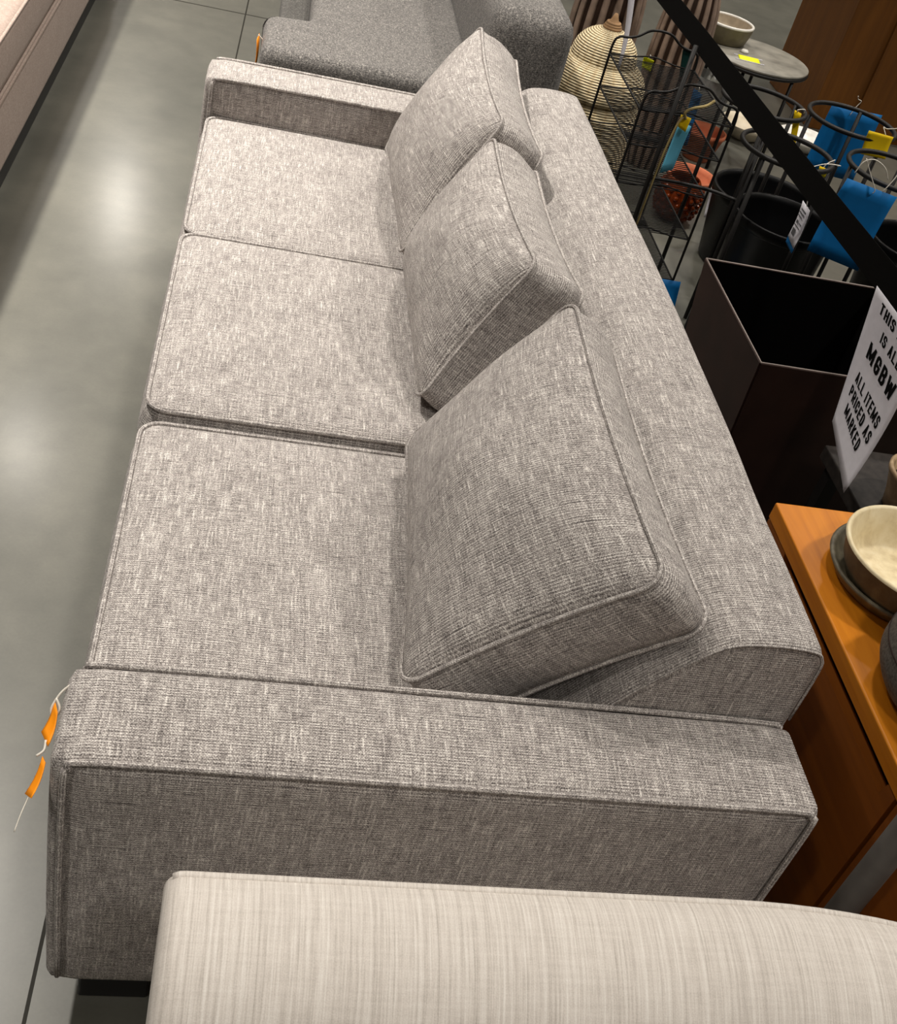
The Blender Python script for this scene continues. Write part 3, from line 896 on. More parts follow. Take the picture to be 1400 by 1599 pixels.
# sign
def sgn(s, t, off=0.0):
    TL, TR, BR, BL = V((1.345, 1.064, 0.842)), V((1.350, 0.846, 0.838)), V((1.350, 0.822, 0.512)), V((1.350, 0.988, 0.566))
    p = lerp(lerp(TL, TR, s), lerp(BL, BR, s), t)
    w = 0.010 * math.sin(PI * t) * (0.4 + 0.6 * s) - 0.012 * t * t * s
    p = p + V((w - off, 0, 0))
    p.y += 0.012 * math.sin(PI * t) * (1 - s) * 0.6
    return p
bm = new()
n = 16
F = [[bm.verts.new(sgn(i / n, j / n, 0.0004)) for i in range(n + 1)] for j in range(n + 1)]
K = [[bm.verts.new(sgn(i / n, j / n, -0.0004)) for i in range(n + 1)] for j in range(n + 1)]
for j in range(n):
    for i in range(n):
        bm.faces.new((F[j][i], F[j + 1][i], F[j + 1][i + 1], F[j][i + 1]))
        bm.faces.new((K[j][i], K[j][i + 1], K[j + 1][i + 1], K[j + 1][i]))
for i in range(n):
    for a, b in (((0, i), (0, i + 1)), ((n, i), (n, i + 1)), ((i, 0), (i + 1, 0)), ((i, n), (i + 1, n))):
        bm.faces.new((F[a[0]][a[1]], F[b[0]][b[1]], K[b[0]][b[1]], K[a[0]][a[1]]))
bmesh.ops.recalc_face_normals(bm, faces=bm.faces[:])
sign = link('paper_sign', bm, M['paper'])
tag(sign, 'white paper sign with bold black capitals hanging from the black belt', 'sign')

def arc(cx_, cy_, rx_, ry_, a0, a1, n=8):
    return [(cx_ + rx_ * math.cos(math.radians(a0 + (a1 - a0) * i / n)), cy_ + ry_ * math.sin(math.radians(a0 + (a1 - a0) * i / n))) for i in range(n + 1)]
GL = {  # bold condensed capitals as strokes in a unit cell
    'T': [[(0, 1), (1, 1)], [(.5, 1), (.5, 0)]], 'H': [[(0, 0), (0, 1)], [(1, 0), (1, 1)], [(0, .5), (1, .5)]], 'I': [[(.5, 0), (.5, 1)]],
    'S': [arc(.5, .75, .5, .25, 10, 180) + arc(.5, .75, .5, .25, 180, 270)[1:] + arc(.5, .25, .5, .25, 90, 0)[1:] + arc(.5, .25, .5, .25, 0, -170)[1:]],
    'A': [[(0, 0), (.5, 1)], [(.5, 1), (1, 0)], [(.2, .3), (.8, .3)]], 'R': [[(0, 0), (0, 1), (.55, 1)] + arc(.55, .75, .45, .25, 90, -90)[1:] + [(0, .5)], [(.5, .5), (1, 0)]],
    'E': [[(1, 1), (0, 1), (0, 0), (1, 0)], [(0, .5), (.85, .5)]], 'L': [[(0, 1), (0, 0), (1, 0)]], 'M': [[(0, 0), (0, 1)], [(0, 1), (.5, .15)], [(.5, .15), (1, 1)], [(1, 1), (1, 0)]],
    'G': [arc(.5, .7, .5, .3, 0, 180) + [(0, .3)] + arc(.5, .3, .5, .3, 180, 360)[1:] + [(1, .46), (.55, .46)]], 'B': [[(0, 0), (0, 1), (.55, 1)] + arc(.55, .76, .4, .24, 90, -90)[1:] + [(0, .52)], [(.5, .52)] + arc(.55, .26, .45, .26, 90, -90) + [(0, 0)]],
    'W': [[(0, 1), (.22, 0)], [(.22, 0), (.5, .8)], [(.5, .8), (.78, 0)], [(.78, 0), (1, 1)]], 'P': [[(0, 0), (0, 1), (.55, 1)] + arc(.55, .73, .45, .27, 90, -90)[1:] + [(0, .46)]],
    'C': [arc(.5, .7, .5, .3, 0, 180) + [(0, .3)] + arc(.5, .3, .5, .3, 180, 360)[1:]], 'D': [[(0, 0), (0, 1), (.4, 1)] + arc(.4, .6, .6, .4, 90, 0)[1:] + arc(.4, .4, .6, .4, 0, -90) + [(0, 0)]],
    'K': [[(0, 0), (0, 1)], [(0, .42), (1, 1)], [(.35, .55), (1, 0)]]}
def text_mesh(s, fn, box4, name, parent):
    """lettering laid on a surface by fn(s,t); box4 = s0,s1,t0,t1 (t grows downwards); one mesh a line of print"""
    bm = new()
    wd = {'I': 0.30, ' ': 0.42, 'M': 1.30, 'W': 1.40}
    adv = [wd.get(c, 0.95) for c in s]
    gap = 0.20
    tot = sum(adv) + gap * (len(s) - 1)
    s0, s1, t0, t1 = box4
    sx_ = (s1 - s0) / tot
    H_ = t1 - t0
    x = 0.0
    th = 0.40        # stroke, in cell widths
    tv = 0.172       # stroke, in cap heights
    def put(u, v): return fn(s0 + u * sx_, t1 - v * H_)
    for c, a in zip(s, adv):
        for pl in GL.get(c, []):
            for (xa, ya), (xb, yb) in zip(pl, pl[1:]):
                # work in a square metric so that the strokes keep their weight
                k = 0.50
                pa = V((x + th / 2 + xa * (a - th) if c != 'I' else x + a / 2, tv / 2 + ya * (1 - tv))); pb_ = V((x + th / 2 + xb * (a - th) if c != 'I' else x + a / 2, tv / 2 + yb * (1 - tv)))
                qa, qb = V((pa.x * k, pa.y)), V((pb_.x * k, pb_.y))
                d = qb - qa
                if d.length < 1e-6: continue
                d.normalize()
                nn = V((-d.y, d.x)) * (tv / 2)
                qa = qa - d * tv * 0.42; qb = qb + d * tv * 0.42
                m_ = max(1, int((qb - qa).length / 0.2))
                cells = [[bm.verts.new(put(p.x / k, min(1, max(0, p.y)))) for p in (lerp(qa, qb, i / m_) + nn, lerp(qa, qb, i / m_) - nn)] for i in range(m_ + 1)]
                for A_, B_ in zip(cells, cells[1:]): bm.faces.new((A_[0], A_[1], B_[1], B_[0]))
        x += a + gap
    return link(name, bm, M['ink'], parent, smooth=False)
for s, b in (('THIS AREA', (0.18, 0.98, 0.04, 0.115)), ('IS ALL', (0.36, 0.80, 0.17, 0.245)), ('MGBW', (0.22, 0.88, 0.30, 0.415)),
             ('ALL ITEMS', (0.19, 0.88, 0.525, 0.605)), ('PRICED AS', (0.17, 0.88, 0.635, 0.715)), ('MARKED', (0.22, 0.78, 0.745, 0.825))):
    text_mesh(s, lambda a, c: sgn(a, c, 0.0014), b, 'lettering', sign)

# white paper strip hanging from the belt at the top
bm = new()
pts = [(belt_c(3.19).x - 0.004, 3.19, 0.86), (1.312, 3.155, 0.78), (1.322, 3.125, 0.70), (1.328, 3.10, 0.62), (1.330, 3.088, 0.535)]
P = smooth_line(pts, 5)
A = []
for i, p in enumerate(P):
    q = i / (len(P) - 1)
    w = V((0.4, -1.0, 0.0)).normalized() * lerp(0.020, 0.006, q ** 2)
    A.append([bm.verts.new(p + w + V((0.0005, 0, 0))), bm.verts.new(p - w + V((0.0005, 0, 0))), bm.verts.new(p - w - V((0.0005, 0, 0))), bm.verts.new(p + w - V((0.0005, 0, 0)))])
for a, b in zip(A, A[1:]):
    for k in range(4): bm.faces.new((a[k], a[(k + 1) % 4], b[(k + 1) % 4], b[k]))
bm.faces.new(A[0]); bm.faces.new(A[-1][::-1])
bmesh.ops.recalc_face_normals(bm, faces=bm.faces[:])
tag(link('paper_strip', bm, M['paper']), 'narrow white paper strip hanging in front of the wicker basket', 'paper strip')

# ------------------------------------------------------------------ plant stands and black pots
def plant_stand(c, r, z, angs, label, low=0.30):
    t = thing('plant_stand', label, 'plant stand', (c[0], c[1], 0), 'black ring plant stands')
    bm = new(); tube(bm, circle_pts((c[0], c[1], z), r, 56), 0.0072, 10, closed=True); link('ring', bm, M['black_metal'], t)
    for a in angs:
        a = math.radians(a)
        x, y = c[0] + (r - 0.003) * math.cos(a), c[1] + (r - 0.003) * math.sin(a)
        bm = new(); tube(bm, [(x, y, 0.0), (x, y, z)], 0.0068, 10); link('leg', bm, M['black_metal'], t)
    return t
plant_stand((1.624, 2.500), 0.130, 0.702, (17, 137, 257), 'black ring plant stand nearest the wire rack, a yellow tag on its ring')
plant_stand((1.576, 2.128), 0.130, 0.700, (100, 220, 340), 'black ring plant stand half covered by the belt, closest to the brown planter')
plant_stand((1.922, 2.500), 0.137, 0.700, (296, 176, 56), 'black ring plant stand in front of the brown wood cabinet, blue card behind')
plant_stand((1.915, 2.120), 0.142, 0.700, (178, 58, 298), 'black ring plant stand at the right edge with a big blue card in front')

def pot(x, y, r, h, label, group='black round planter pots'):
    bm = new()
    lathe(bm, (x, y, 0), [(0, 0), (r * 0.78, 0), (r * 0.80, 0.006), (r * 0.96, h - 0.035), (r * 0.965, h - 0.034), (r * 1.0, h - 0.030), (r * 1.005, h - 0.004), (r * 0.99, h), (r * 0.95, h - 0.001), (r * 0.94, h - 0.02), (r * 0.76, 0.03), (0, 0.03)], 56)
    return tag(link('planter_pot', bm, M['black_plastic']), label, 'pot', group)
pot(1.756, 2.322, 0.165, 0.43, 'large black round pot standing amid the four plant stands')
pot(1.940, 2.860, 0.205, 0.28, 'wide low black round pot behind the four plant stands')
pot(2.235, 2.330, 0.165, 0.42, 'black round pot at the right edge beyond the big blue card')
pot(1.630, 1.790, 0.155, 0.42, 'black round pot close behind the dark brown square planter')
pot(2.020, 1.790, 0.150, 0.40, 'black round pot beneath the lower end of the belt')

card('price_tag', 'large blue card hanging behind the ring in front of the wood cabinet', [(1.915, 2.652, 0.692), (2.092, 2.648, 0.692), (2.097, 2.648, 0.460), (1.908, 2.652, 0.470)], M['blue_card'], bend=0.003,
     string=[[(1.975, 2.630, 0.74), (1.985, 2.640, 0.728), (2.000, 2.644, 0.722), (1.992, 2.646, 0.700), (1.985, 2.647, 0.672)]])
card('price_tag', 'yellow tag hanging at the right of the ring in front of the cabinet', [(1.908, 2.355, 0.728), (1.990, 2.352, 0.724), (1.996, 2.350, 0.655), (1.915, 2.355, 0.655)], M['yellow'],
     string=[[(1.965, 2.354, 0.724), (1.955, 2.368, 0.742), (1.975, 2.382, 0.735), (2.00, 2.372, 0.745), (2.06, 2.36, 0.77)]])
card('price_tag', 'big blue folded card hanging in front of the rightmost plant stand', [(1.690, 1.962, 0.716), (1.846, 1.952, 0.694), (1.836, 1.946, 0.466), (1.668, 1.958, 0.496)], M['blue_card'], bend=0.008,
     string=[[(1.775, 1.955, 0.690), (1.772, 1.95, 0.705), (1.74, 1.955, 0.745), (1.715, 1.96, 0.778)], [(1.70, 1.957, 0.735), (1.708, 1.953, 0.770), (1.735, 1.952, 0.782), (1.775, 1.955, 0.765), (1.80, 1.958, 0.735)],
             [(1.800, 1.955, 0.700), (1.815, 1.957, 0.735), (1.825, 1.962, 0.765), (1.832, 1.968, 0.755)]])
wl = card('price_tag', 'white printed label hanging below the belt beside the big blue card', [(1.640, 2.045, 0.600), (1.640, 1.985, 0.598), (1.640, 1.980, 0.482), (1.640, 2.040, 0.492)], M['paper'],
          string=[[(1.600, 2.005, 0.70), (1.62, 2.006, 0.66), (1.64, 2.012, 0.598)]])
bm = new()
for (ya, yb, za, zb) in ((2.032, 1.998, 0.584, 0.580), (2.036, 1.998, 0.574, 0.570), (2.036, 2.006, 0.564, 0.561), (2.030, 2.018, 0.550, 0.541), (2.010, 1.992, 0.548, 0.545), (2.034, 1.996, 0.536, 0.533), (2.032, 2.010, 0.525, 0.506)):
    sheet(bm, [(1.6392, ya, za), (1.6392, yb, za), (1.6392, yb, zb), (1.6392, ya, zb)], 0.0004, 1, 0)
for v in bm.verts: v.co.x -= 0.0046 * math.sin(PI * max(0, min(1, (0.6 - v.co.z) / 0.115))) * 0
link('printing', bm, M['label_ink'], wl, smooth=False)
child_sheet('blue_edge', [(1.6405, 2.040, 0.494), (1.6405, 1.980, 0.484), (1.6405, 1.980, 0.468), (1.6405, 2.040, 0.474)], M['blue_card'], wl, label='blue lower edge')
bt = card('price_tag', 'small grey label with a yellow top hanging right below the belt', [(1.668, 2.088, 0.668), (1.694, 2.084, 0.664), (1.726, 2.080, 0.612), (1.700, 2.084, 0.606)], M['paper'],
          string=[[(1.675, 2.09, 0.668), (1.68, 2.082, 0.70), (1.70, 2.085, 0.715)], [(1.585, 2.0, 0.706), (1.63, 1.995, 0.730), (1.68, 2.01, 0.728), (1.702, 2.06, 0.708)]])
child_sheet('sticker', [(1.664, 2.085, 0.690), (1.690, 2.080, 0.688), (1.694, 2.080, 0.662), (1.668, 2.084, 0.664)], M['yellow'], bt, label='yellow sticker')
card('price_tag', 'narrow yellow tag hanging from the ring nearest the wire rack', [(1.706, 2.455, 0.712), (1.730, 2.452, 0.706), (1.752, 2.452, 0.612), (1.738, 2.455, 0.600)], M['yellow'],
     string=[[(1.716, 2.453, 0.708), (1.712, 2.448, 0.716), (1.735, 2.452, 0.720), (1.742, 2.462, 0.705)]])
card('price_tag', 'yellow tag cut off by the right edge of the photo', [(2.035, 2.045, 0.712), (2.09, 2.045, 0.704), (2.09, 2.045, 0.640), (2.03, 2.045, 0.645)], M['yellow'])
card('price_tag', 'white tag leaning low behind the crossbar beside the amber vase', [(1.79, 3.02, 0.20), (1.84, 3.01, 0.20), (1.85, 3.00, 0.09), (1.80, 3.01, 0.09)], M['paper'])
card('price_tag', 'blue card leaning low against the near foot of the wire rack', [(1.43, 2.380, 0.125), (1.535, 2.380, 0.125), (1.535, 2.335, 0.001), (1.43, 2.335, 0.001)], M['blue_card'], bend=0.0)

# ------------------------------------------------------------------ square planter
pl_ = thing('square_planter', 'large dark brown square planter, open at the top, empty', 'planter', (1.44, 1.34, 0))
def frustum_shell():
    zt, zb = 0.60, 0.0
    top = [(1.214, 1.115), (1.680, 1.115), (1.680, 1.572), (1.214, 1.572)]
    cxx, cyy = 1.447, 1.343
    k = 0.78
    bot = [(cxx + (x - cxx) * k, cyy + (y - cyy) * k) for x, y in top]
    return top, bot, zt, zb, cxx, cyy
top, bot, zt, zb, cxx, cyy = frustum_shell()
def ring_in(pts, d): return [(x + (d if x < cxx else -d), y + (d if y < cyy else -d)) for x, y in pts]
bm = new()
a = [bm.verts.new((x, y, zb)) for x, y in bot]; b = [bm.verts.new((x, y, zt)) for x, y in top]
for i in range(4): bm.faces.new((a[i], a[(i + 1) % 4], b[(i + 1) % 4], b[i]))
bm.faces.new(a[::-1])
ti = ring_in(top, 0.007); c = [bm.verts.new((x, y, zt)) for x, y in ti]
for i in range(4): bm.faces.new((b[i], b[(i + 1) % 4], c[(i + 1) % 4], c[i]))
bmesh.ops.bevel(bm, geom=[e for e in bm.edges if abs(e.verts[0].co.z - e.verts[1].co.z) > 0.3], offset=0.004, segments=2, affect='EDGES')
link('shell', bm, M['planter'], pl_, smooth=False)
bm = new()
c = [bm.verts.new((x, y, zt - 0.0005)) for x, y in ti]; bi = ring_in(bot, 0.01)
d = [bm.verts.new((x, y, 0.03)) for x, y in bi]
for i in range(4): bm.faces.new((c[i], c[(i + 1) % 4], d[(i + 1) % 4], d[i]))
bm.faces.new(d)
bmesh.ops.recalc_face_normals(bm, faces=bm.faces[:]); bmesh.ops.reverse_faces(bm, faces=bm.faces[:])
link('inner_walls', bm, M['planter_in_shaded'], pl_, smooth=False)
bm = new(); tube(bm, [(x, y, zt + 0.0006) for x, y in ring_in(top, 0.0035)], 0.0024, 6, closed=True); link('rim', bm, M['planter_rim'], pl_)

# ------------------------------------------------------------------ orange credenza
cr_ = thing('credenza', 'orange stained wooden cabinet along the back of the sofa', 'cabinet', (1.35, 0.15, 0))
ZT = 0.62; X0, X1, Y0, Y1 = 1.079, 1.56, -0.62, 0.622
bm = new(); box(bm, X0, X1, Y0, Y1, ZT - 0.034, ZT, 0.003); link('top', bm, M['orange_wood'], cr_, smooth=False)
bm = new(); box(bm, X0 + 0.03, X1, Y0 + 0.002, Y1 - 0.002, 0.07, ZT - 0.034); link('body', bm, M['recess'], cr_, smooth=False)
# drawer fronts face the sofa; their upper edge has a long finger cut-out
ypan = [(Y1, 0.042), (0.038, -0.62)]
for ya, yb in ypan:
    bm = new()
    zt2, zc = ZT - 0.037, ZT - 0.062
    ya2, yb2 = ya - 0.002, yb + 0.002
    if ya > 0.3: out = [(ya2, 0.08), (yb2, 0.08), (yb2, zt2), (0.068, zt2), (0.073, zc), (0.52, zc), (0.53, zt2), (ya2, zt2)]
    else: out = [(ya2, 0.08), (yb2, 0.08), (yb2, zt2), (-0.55, zt2), (-0.545, zc), (-0.10, zc), (-0.095, zt2), (ya2, zt2)]
    fr_ = [bm.verts.new((X0 + 0.002, y, z)) for y, z in out]; bk_ = [bm.verts.new((X0 + 0.022, y, z)) for y, z in out]
    m = len(out)
    bm.faces.new(fr_); bm.faces.new(bk_[::-1])
    for i in range(m): bm.faces.new((fr_[i], fr_[(i + 1) % m], bk_[(i + 1) % m], bk_[i]))
    bmesh.ops.recalc_face_normals(bm, faces=bm.faces[:])
    link('drawer_front', bm, M['orange_wood_shaded'], cr_, smooth=False)
bm = new(); box(bm, X0 + 0.03, X1 - 0.03, Y0 + 0.03, Y1 - 0.03, 0.0, 0.07); link('plinth', bm, M['recess'], cr_, smooth=False)

# pot and saucer on the credenza
sx, sy = 1.240, 0.442
bm = new()
lathe(bm, (sx, sy, ZT), [(0, 0.0), (0.102, 0.0), (0.113, 0.004), (0.126, 0.022), (0.129, 0.027), (0.125, 0.030), (0.119, 0.027), (0.106, 0.011), (0, 0.010)], 64)
tag(link('saucer', bm, M['pot_out']), 'olive grey clay saucer under the cream bowl on the orange cabinet', 'saucer')
px_, py_ = sx - 0.012, sy - 0.018
pb = thing('clay_pot', 'shallow round clay pot, cream inside, on a saucer on the cabinet', 'pot', (px_, py_, ZT + 0.011))
bm = new()
lathe(bm, (px_, py_, ZT + 0.011), [(0, 0.0), (0.086, 0.0), (0.093, 0.004), (0.108, 0.032), (0.116, 0.062), (0.120, 0.069)], 64, lambda a, i: 1 + 0.004 * math.sin(3 * a))
link('outside', bm, M['pot_out'], pb)
bm = new()
lathe(bm, (px_, py_, ZT + 0.011), [(0.1202, 0.0685), (0.1195, 0.0725), (0.116, 0.0735), (0.112, 0.070), (0.100, 0.032), (0.088, 0.012), (0.080, 0.009), (0.010, 0.0085), (0, 0.0085)], 64, lambda a, i: 1 + 0.004 * math.sin(3 * a))
ins = link('inside', bm, M['pot_in'], pb)
bm = new(); lathe(bm, (px_ + 0.004, py_ - 0.012, ZT + 0.0185), [(0, 0.0), (0.009, 0.0), (0.008, 0.0015), (0.0, 0.0016)], 20)
link('drain_hole', bm, M['recess'], ins)

gpx, gpy = 1.226, 0.188
gpt = thing('round_pot', 'round grey speckled pot at the right edge on the orange cabinet', 'pot', (gpx, gpy, ZT))
bm = new()
pp = smooth_line([(0.085, 0, 0), (0.115, 0.01, 0), (0.138, 0.045, 0), (0.140, 0.075, 0), (0.132, 0.11, 0), (0.122, 0.14, 0), (0.118, 0.15, 0)], 5)
lathe(bm, (gpx, gpy, ZT), [(0, 0)] + [(p.x, p.y) for p in pp] + [(0.110, 0.15), (0.112, 0.13), (0.10, 0.02), (0, 0.02)], 56)
link('body', bm, M['grey_pot'], gpt)
bm = new(); tube(bm, circle_pts((gpx, gpy, ZT + 0.078), 0.1395, 56), 0.0016, 6, closed=True); link('groove_line', bm, M['recess'], gpt)

# dark side table with the plant pot
st_ = thing('side_table', 'dark stone topped low table behind the orange cabinet', 'table', (1.70, 0.84, 0))
bm = new(); box(bm, 1.40, 1.98, 0.655, 1.045, 0.435, 0.470, 0.004); link('table_top', bm, M['dark_stone'], st_, smooth=False)
for x in (1.43, 1.95):
    for y in (0.69, 1.01):
        bm = new(); box(bm, x - 0.015, x + 0.015, y - 0.015, y + 0.015, 0, 0.436); link('leg', bm, M['black_metal'], st_, smooth=False)
qx, qy = 1.512, 0.852
pp_ = thing('plant_pot', 'small tan clay pot holding a green leafed plant at the right edge', 'potted plant', (qx, qy, 0.47))
bm = new(); lathe(bm, (qx, qy, 0.47), [(0, 0), (0.052, 0), (0.058, 0.03), (0.072, 0.075), (0.076, 0.08), (0.077, 0.088), (0.072, 0.091), (0.066, 0.086), (0.05, 0.02), (0, 0.02)], 40, lambda a, i: 1 + 0.012 * math.sin(2 * a + 1)); pbody = link('pot', bm, M['tan_clay'], pp_)
bm = new(); lathe(bm, (qx, qy, 0.53), [(0, 0.006), (0.03, 0.004), (0.060, 0.0)], 24); link('soil', bm, M['soil'], pp_)
def leaf(base, tip, w, bend, nrm):
    bm = new()
    A = []
    base, tip, nrm = V(base), V(tip), V(nrm)
    ax = tip - base
    side = ax.cross(nrm).normalized()
    nn = ax.cross(side).normalized()
    N_ = 12
    for i in range(N_ + 1):
        t_ = i / N_
        p = base + ax * t_ + nn * (bend * math.sin(PI * t_))
        ww = w * (math.sin(PI * min(1, t_ * 0.92 + 0.06)) ** 0.7)
        A.append([bm.verts.new(p - side * ww), bm.verts.new(p - nn * 0.006), bm.verts.new(p + side * ww), bm.verts.new(p + nn * 0.002)])
    for a_, b_ in zip(A, A[1:]):
        for k in range(4): bm.faces.new((a_[k], a_[(k + 1) % 4], b_[(k + 1) % 4], b_[k]))
    bm.faces.new(A[0]); bm.faces.new(A[-1][::-1])
    bmesh.ops.recalc_face_normals(bm, faces=bm.faces[:])
    return bm
for base, tip, w_, b_ in (((qx + 0.012, qy, 0.535), (qx + 0.005, qy + 0.005, 0.70), 0.030, 0.01), ((qx + 0.02, qy + 0.02, 0.535), (qx + 0.06, qy + 0.05, 0.72), 0.034, 0.012), ((qx + 0.02, qy - 0.02, 0.535), (qx + 0.10, qy - 0.02, 0.69), 0.034, -0.012)):
    link('leaf', leaf(base, tip, w_, b_, (-0.6, -0.8, 0.2)), M['leaf'], pp_)

# ------------------------------------------------------------------ round side table, bowl, far things
rt = thing('side_table', 'round grey topped side table with thin black legs', 'table', (2.15, 3.93, 0))
tcx, tcy, tz, tr = 2.150, 3.935, 0.45, 0.235
bm = new(); lathe(bm, (tcx, tcy, 0), [(0, tz - 0.012), (tr - 0.003, tz - 0.012), (tr, tz - 0.008), (tr, tz - 0.002), (tr - 0.003, tz), (0, tz)], 72); link('table_top', bm, M['slate_top'], rt)
bm = new(); tube(bm, circle_pts((tcx, tcy, tz - 0.018), tr - 0.003, 64), 0.008, 8, closed=True); link('rim', bm, M['black_metal'], rt)
for a in (-58, -118, 62, 122):
    a = math.radians(a)
    x, y = tcx + (tr - 0.012) * math.cos(a), tcy + (tr - 0.012) * math.sin(a)
    bm = new(); tube(bm, [(x, y, 0), (x, y, tz - 0.014)], 0.0075, 10); link('leg', bm, M['black_metal'], rt)
bwx, bwy = 2.030, 4.050
M['bowl_out_shaded'] = plain('bowl glaze with painted shade', srgb(112, 104, 82), 0.5, 0, 0.3, 0.08)  # shade on the bowl's outside painted into its colour
M['bowl_in'] = plain('tan glaze', srgb(178, 164, 144), 0.45, 0, 0.3, 0.08)
bo = thing('bowl', 'round tan bowl with a cream rim on the round grey topped table', 'bowl', (bwx, bwy, tz))
bm = new(); lathe(bm, (bwx, bwy, tz), [(0, 0), (0.088, 0), (0.096, 0.006), (0.108, 0.045), (0.113, 0.078)], 56); link('outside', bm, M['bowl_out_shaded'], bo)
bm = new(); lathe(bm, (bwx, bwy, tz), [(0.103, 0.078), (0.098, 0.050), (0.085, 0.026), (0.05, 0.022), (0, 0.022)], 56); bi_ = link('inside', bm, M['bowl_in'], bo)
bm = new(); tube(bm, circle_pts((bwx, bwy, tz + 0.079), 0.108, 56), 0.0062, 8, closed=True); link('rim', bm, M['white_ceramic'], bo)
bm = new(); lathe(bm, (bwx - 0.012, bwy + 0.02, tz + 0.022), [(0.022, 0), (0.024, 0.004), (0.018, 0.006), (0.0, 0.006)], 24); link('medallion', bm, M['wicker_stem'], bi_)
bm = new(); lathe(bm, (2.095, 3.925, tz), [(0, 0), (0.016, 0), (0.018, 0.006), (0.012, 0.013), (0, 0.015)], 24)
tag(link('stopper', bm, M['white_ceramic']), 'small white knob lying in front of the bowl on the round table', 'knob')
stk = card('price_sticker', 'lemon yellow price sticker on the round grey table top', [(2.052, 3.876, tz + 0.0018), (2.142, 3.868, tz + 0.0018), (2.130, 3.806, tz + 0.0018), (2.040, 3.816, tz + 0.0018)], M['neon'], bend=0.0, thick=0.0016)
bm = new()
for ya, yb in ((3.876, 3.868), (3.816, 3.806)):
    dx = 0 if ya > 3.85 else -0.012
    sheet(bm, [(2.034 + dx, ya + 0.004, tz + 0.0012), (2.160 + dx, yb + 0.004, tz + 0.0012), (2.160 + dx, yb - 0.006, tz + 0.0012), (2.034 + dx, ya - 0.006, tz + 0.0012)], 0.001, 2)
link('tape', bm, M['paper'], stk)

# clear fluted glass vase
bm = new()
gx, gy = 2.055, 4.03
lathe(bm, (gx, gy, 0), [(0, 0), (0.045, 0), (0.052, 0.01), (0.078, 0.17), (0.092, 0.300), (0.088, 0.300), (0.073, 0.17), (0.046, 0.016), (0, 0.014)], 120, lambda a, i: 1 + (0.03 * abs(math.sin(a * 11)) if i < 5 else 0.0))
tag(link('glass_vase', bm, M['clear_glass']), 'clear ribbed glass vase standing under the round grey topped table', 'vase')

# amber hobnail vase
ax_, ay_ = 1.735, 3.155
bm = new()
body = smooth_line([(0.040, 0.0, 0), (0.062, 0.012, 0), (0.080, 0.045, 0), (0.086, 0.085, 0), (0.082, 0.125, 0), (0.070, 0.155, 0), (0.060, 0.170, 0)], 4)
lathe(bm, (ax_, ay_, 0), [(0, 0)] + [(p.x, p.y) for p in body] + [(0.055, 0.170), (0.064, 0.150), (0.078, 0.085), (0.056, 0.016), (0, 0.012)], 48)
for zr, rr, nb, ph in ((0.035, 0.075, 16, 0), (0.060, 0.083, 17, 0.5), (0.085, 0.086, 17, 0), (0.110, 0.0845, 17, 0.5), (0.135, 0.079, 16, 0)):
    for k in range(nb):
        a = 2 * PI * (k + ph) / nb
        r_ = bmesh.ops.create_icosphere(bm, subdivisions=2, radius=0.0105)
        for v in r_['verts']: v.co += V((ax_ + rr * math.cos(a), ay_ + rr * math.sin(a), zr))
tag(link('hobnail_vase', bm, M['amber_glass']), 'amber knobbly glass vase low behind the wire rack', 'vase')

# terracotta bowls
for (x, y, r, h, lb) in ((1.86, 3.43, 0.105, 0.085, 'terracotta bowl nearest the amber vase'), (2.02, 3.84, 0.095, 0.13, 'terracotta pot behind the other terracotta bowl, below the round table')):
    bm = new(); lathe(bm, (x, y, 0), [(0, 0), (r * 0.6, 0), (r * 0.66, 0.01), (r * 0.95, h * 0.85), (r, h * 0.87), (r, h), (r * 0.92, h), (r * 0.88, h * 0.8), (r * 0.55, 0.02), (0, 0.02)], 48)
    tag(link('terracotta_bowl', bm, M['terracotta']), lb, 'bowl', 'terracotta bowls behind the rack')
for (x, y, r, h, mt, lb) in ((2.36, 4.22, 0.125, 0.07, 'cream_ceramic', 'cream bowl on the floor seen between the plant stand rings'), (2.66, 4.22, 0.13, 0.06, 'white_ceramic', 'white dish on the floor at the foot of the wood cabinet')):
    bm = new(); lathe(bm, (x, y, 0), [(0, 0), (r * 0.5, 0), (r * 0.56, 0.006), (r * 0.9, h * 0.7), (r, h), (r * 0.96, h + 0.003), (r * 0.86, h * 0.75), (r * 0.5, 0.014), (0, 0.012)], 56)
    tag(link('dish', bm, M[mt]), lb, 'dish', 'pale dishes on the floor')

# big wood cabinet, upper right
wc = thing('wardrobe', 'tall brown wooden cabinet in the upper right corner', 'cabinet', (3.4, 4.9, 0))
bm = new(); box(bm, 2.80, 4.30, 4.54, 5.15, 0.0, 1.9, 0.004); link('body', bm, M['brown_wood'], wc, smooth=False)
for xa, xb in ((3.02, 3.64), (3.65, 4.27)):
    bm = new(); box(bm, xa, xb, 4.525, 4.541, 0.04, 1.86, 0.003); dr = link('door', bm, M['brown_wood'], wc, smooth=False)
    hx = xb - 0.05 if xa < 3.3 else xa + 0.05
    bm = new(); box(bm, hx - 0.008, hx + 0.008, 4.505, 4.526, 0.9, 1.05, 0.003); link('handle', bm, M['black_metal'], dr, smooth=False)

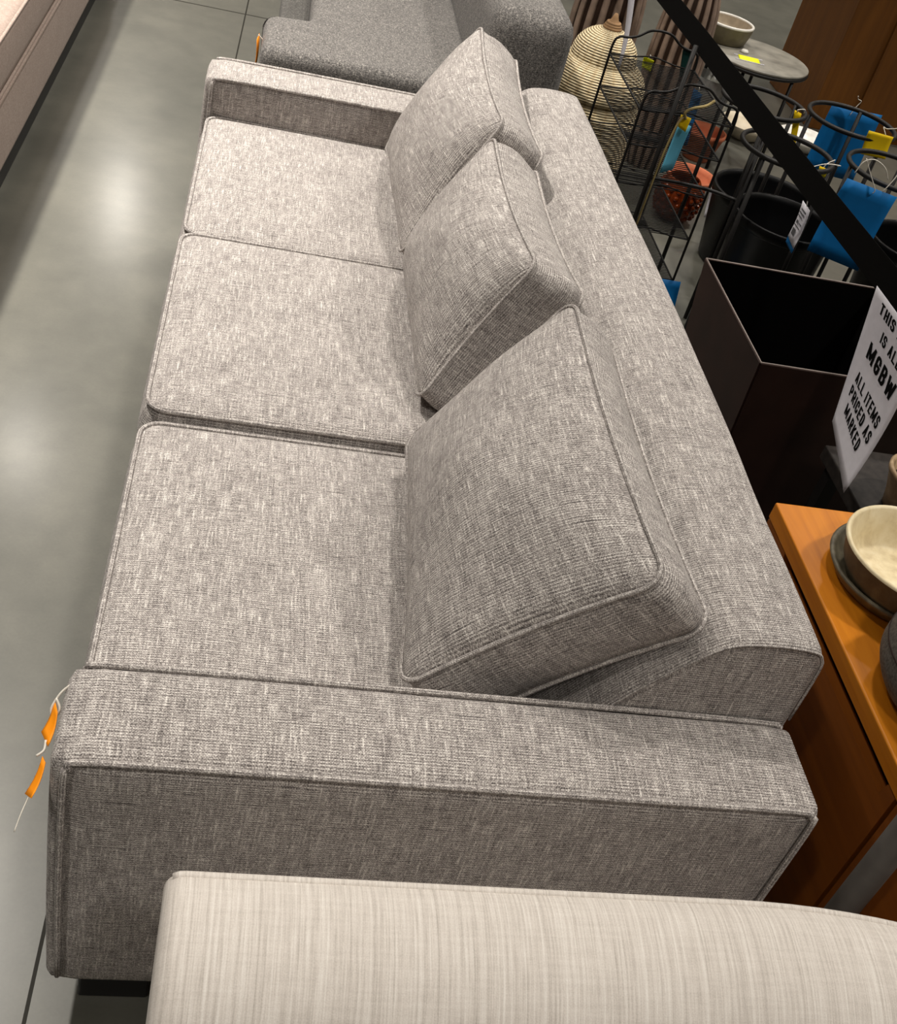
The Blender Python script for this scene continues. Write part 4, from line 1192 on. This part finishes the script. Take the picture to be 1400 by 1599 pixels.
# ------------------------------------------------------------------ camera
cam_d = bpy.data.cameras.new('camera')
cam = bpy.data.objects.new('camera', cam_d)
COL.objects.link(cam)
cam.location = (0.1254, -0.8258, 1.7202)
cam.rotation_euler = (0.9026, -0.2251, -0.0826)
FPX = 1785.99
cam_d.sensor_fit = 'VERTICAL'
cam_d.sensor_height = 24.0
cam_d.lens = FPX / 1599 * 24.0
cam_d.shift_y = -(799.5 - 743.29) / 1599
cam_d.clip_start = 0.02
SC.camera = cam

# ------------------------------------------------------------------ light
WARM = (1.0, 0.945, 0.865)
def lamp(x, y, z, power, r=0.20, spread=120, col=WARM):
    d = bpy.data.lights.new('ceiling_or_fill_lamp', 'AREA')
    d.shape = 'DISK'; d.size = r * 2; d.energy = power; d.color = col; d.spread = math.radians(spread)
    o = bpy.data.objects.new('ceiling_or_fill_lamp', d)
    o.location = (x, y, z)
    COL.objects.link(o)
    return o
for x, y, p, sp in ((-1.70, 2.6, 165, 84), (-1.70, -1.6, 34, 84)):
    lamp(x, y, 5.0, p, 0.13, sp)
for x, y, p in ((-1.33, 12.2, 120), (-1.53, 7.37, 85)):      # bare bulbs further down the aisle
    d = bpy.data.lights.new('ceiling_bulb', 'POINT'); d.energy = p; d.color = WARM; d.shadow_soft_size = 0.13
    o = bpy.data.objects.new('ceiling_bulb', d); o.location = (x, y, 5.0); COL.objects.link(o)
for y, p in ((-2.4, 40), (2.4, 52), (6.8, 58), (11.2, 80)):
    lamp(0.95, y, 5.0, p, 0.2, 130)
for x, y in ((3.4, 0.2), (3.4, 4.6), (3.4, 9.0), (6.5, 2.4), (6.5, 6.8)):  # unseen rows added as ambient fill
    lamp(x, y, 5.0, 75, 0.2, 130)
w = bpy.data.worlds.new('World')
SC.world = w
w.use_nodes = True
bg = w.node_tree.nodes['Background']
bg.inputs[0].default_value = (1.0, 0.93, 0.84, 1)
bg.inputs[1].default_value = 0.11

SC.view_settings.view_transform = 'Standard'
SC.view_settings.look = 'None'
SC.view_settings.gamma = 1
SC.view_settings.exposure = -0.12
SC.view_settings.use_curve_mapping = False
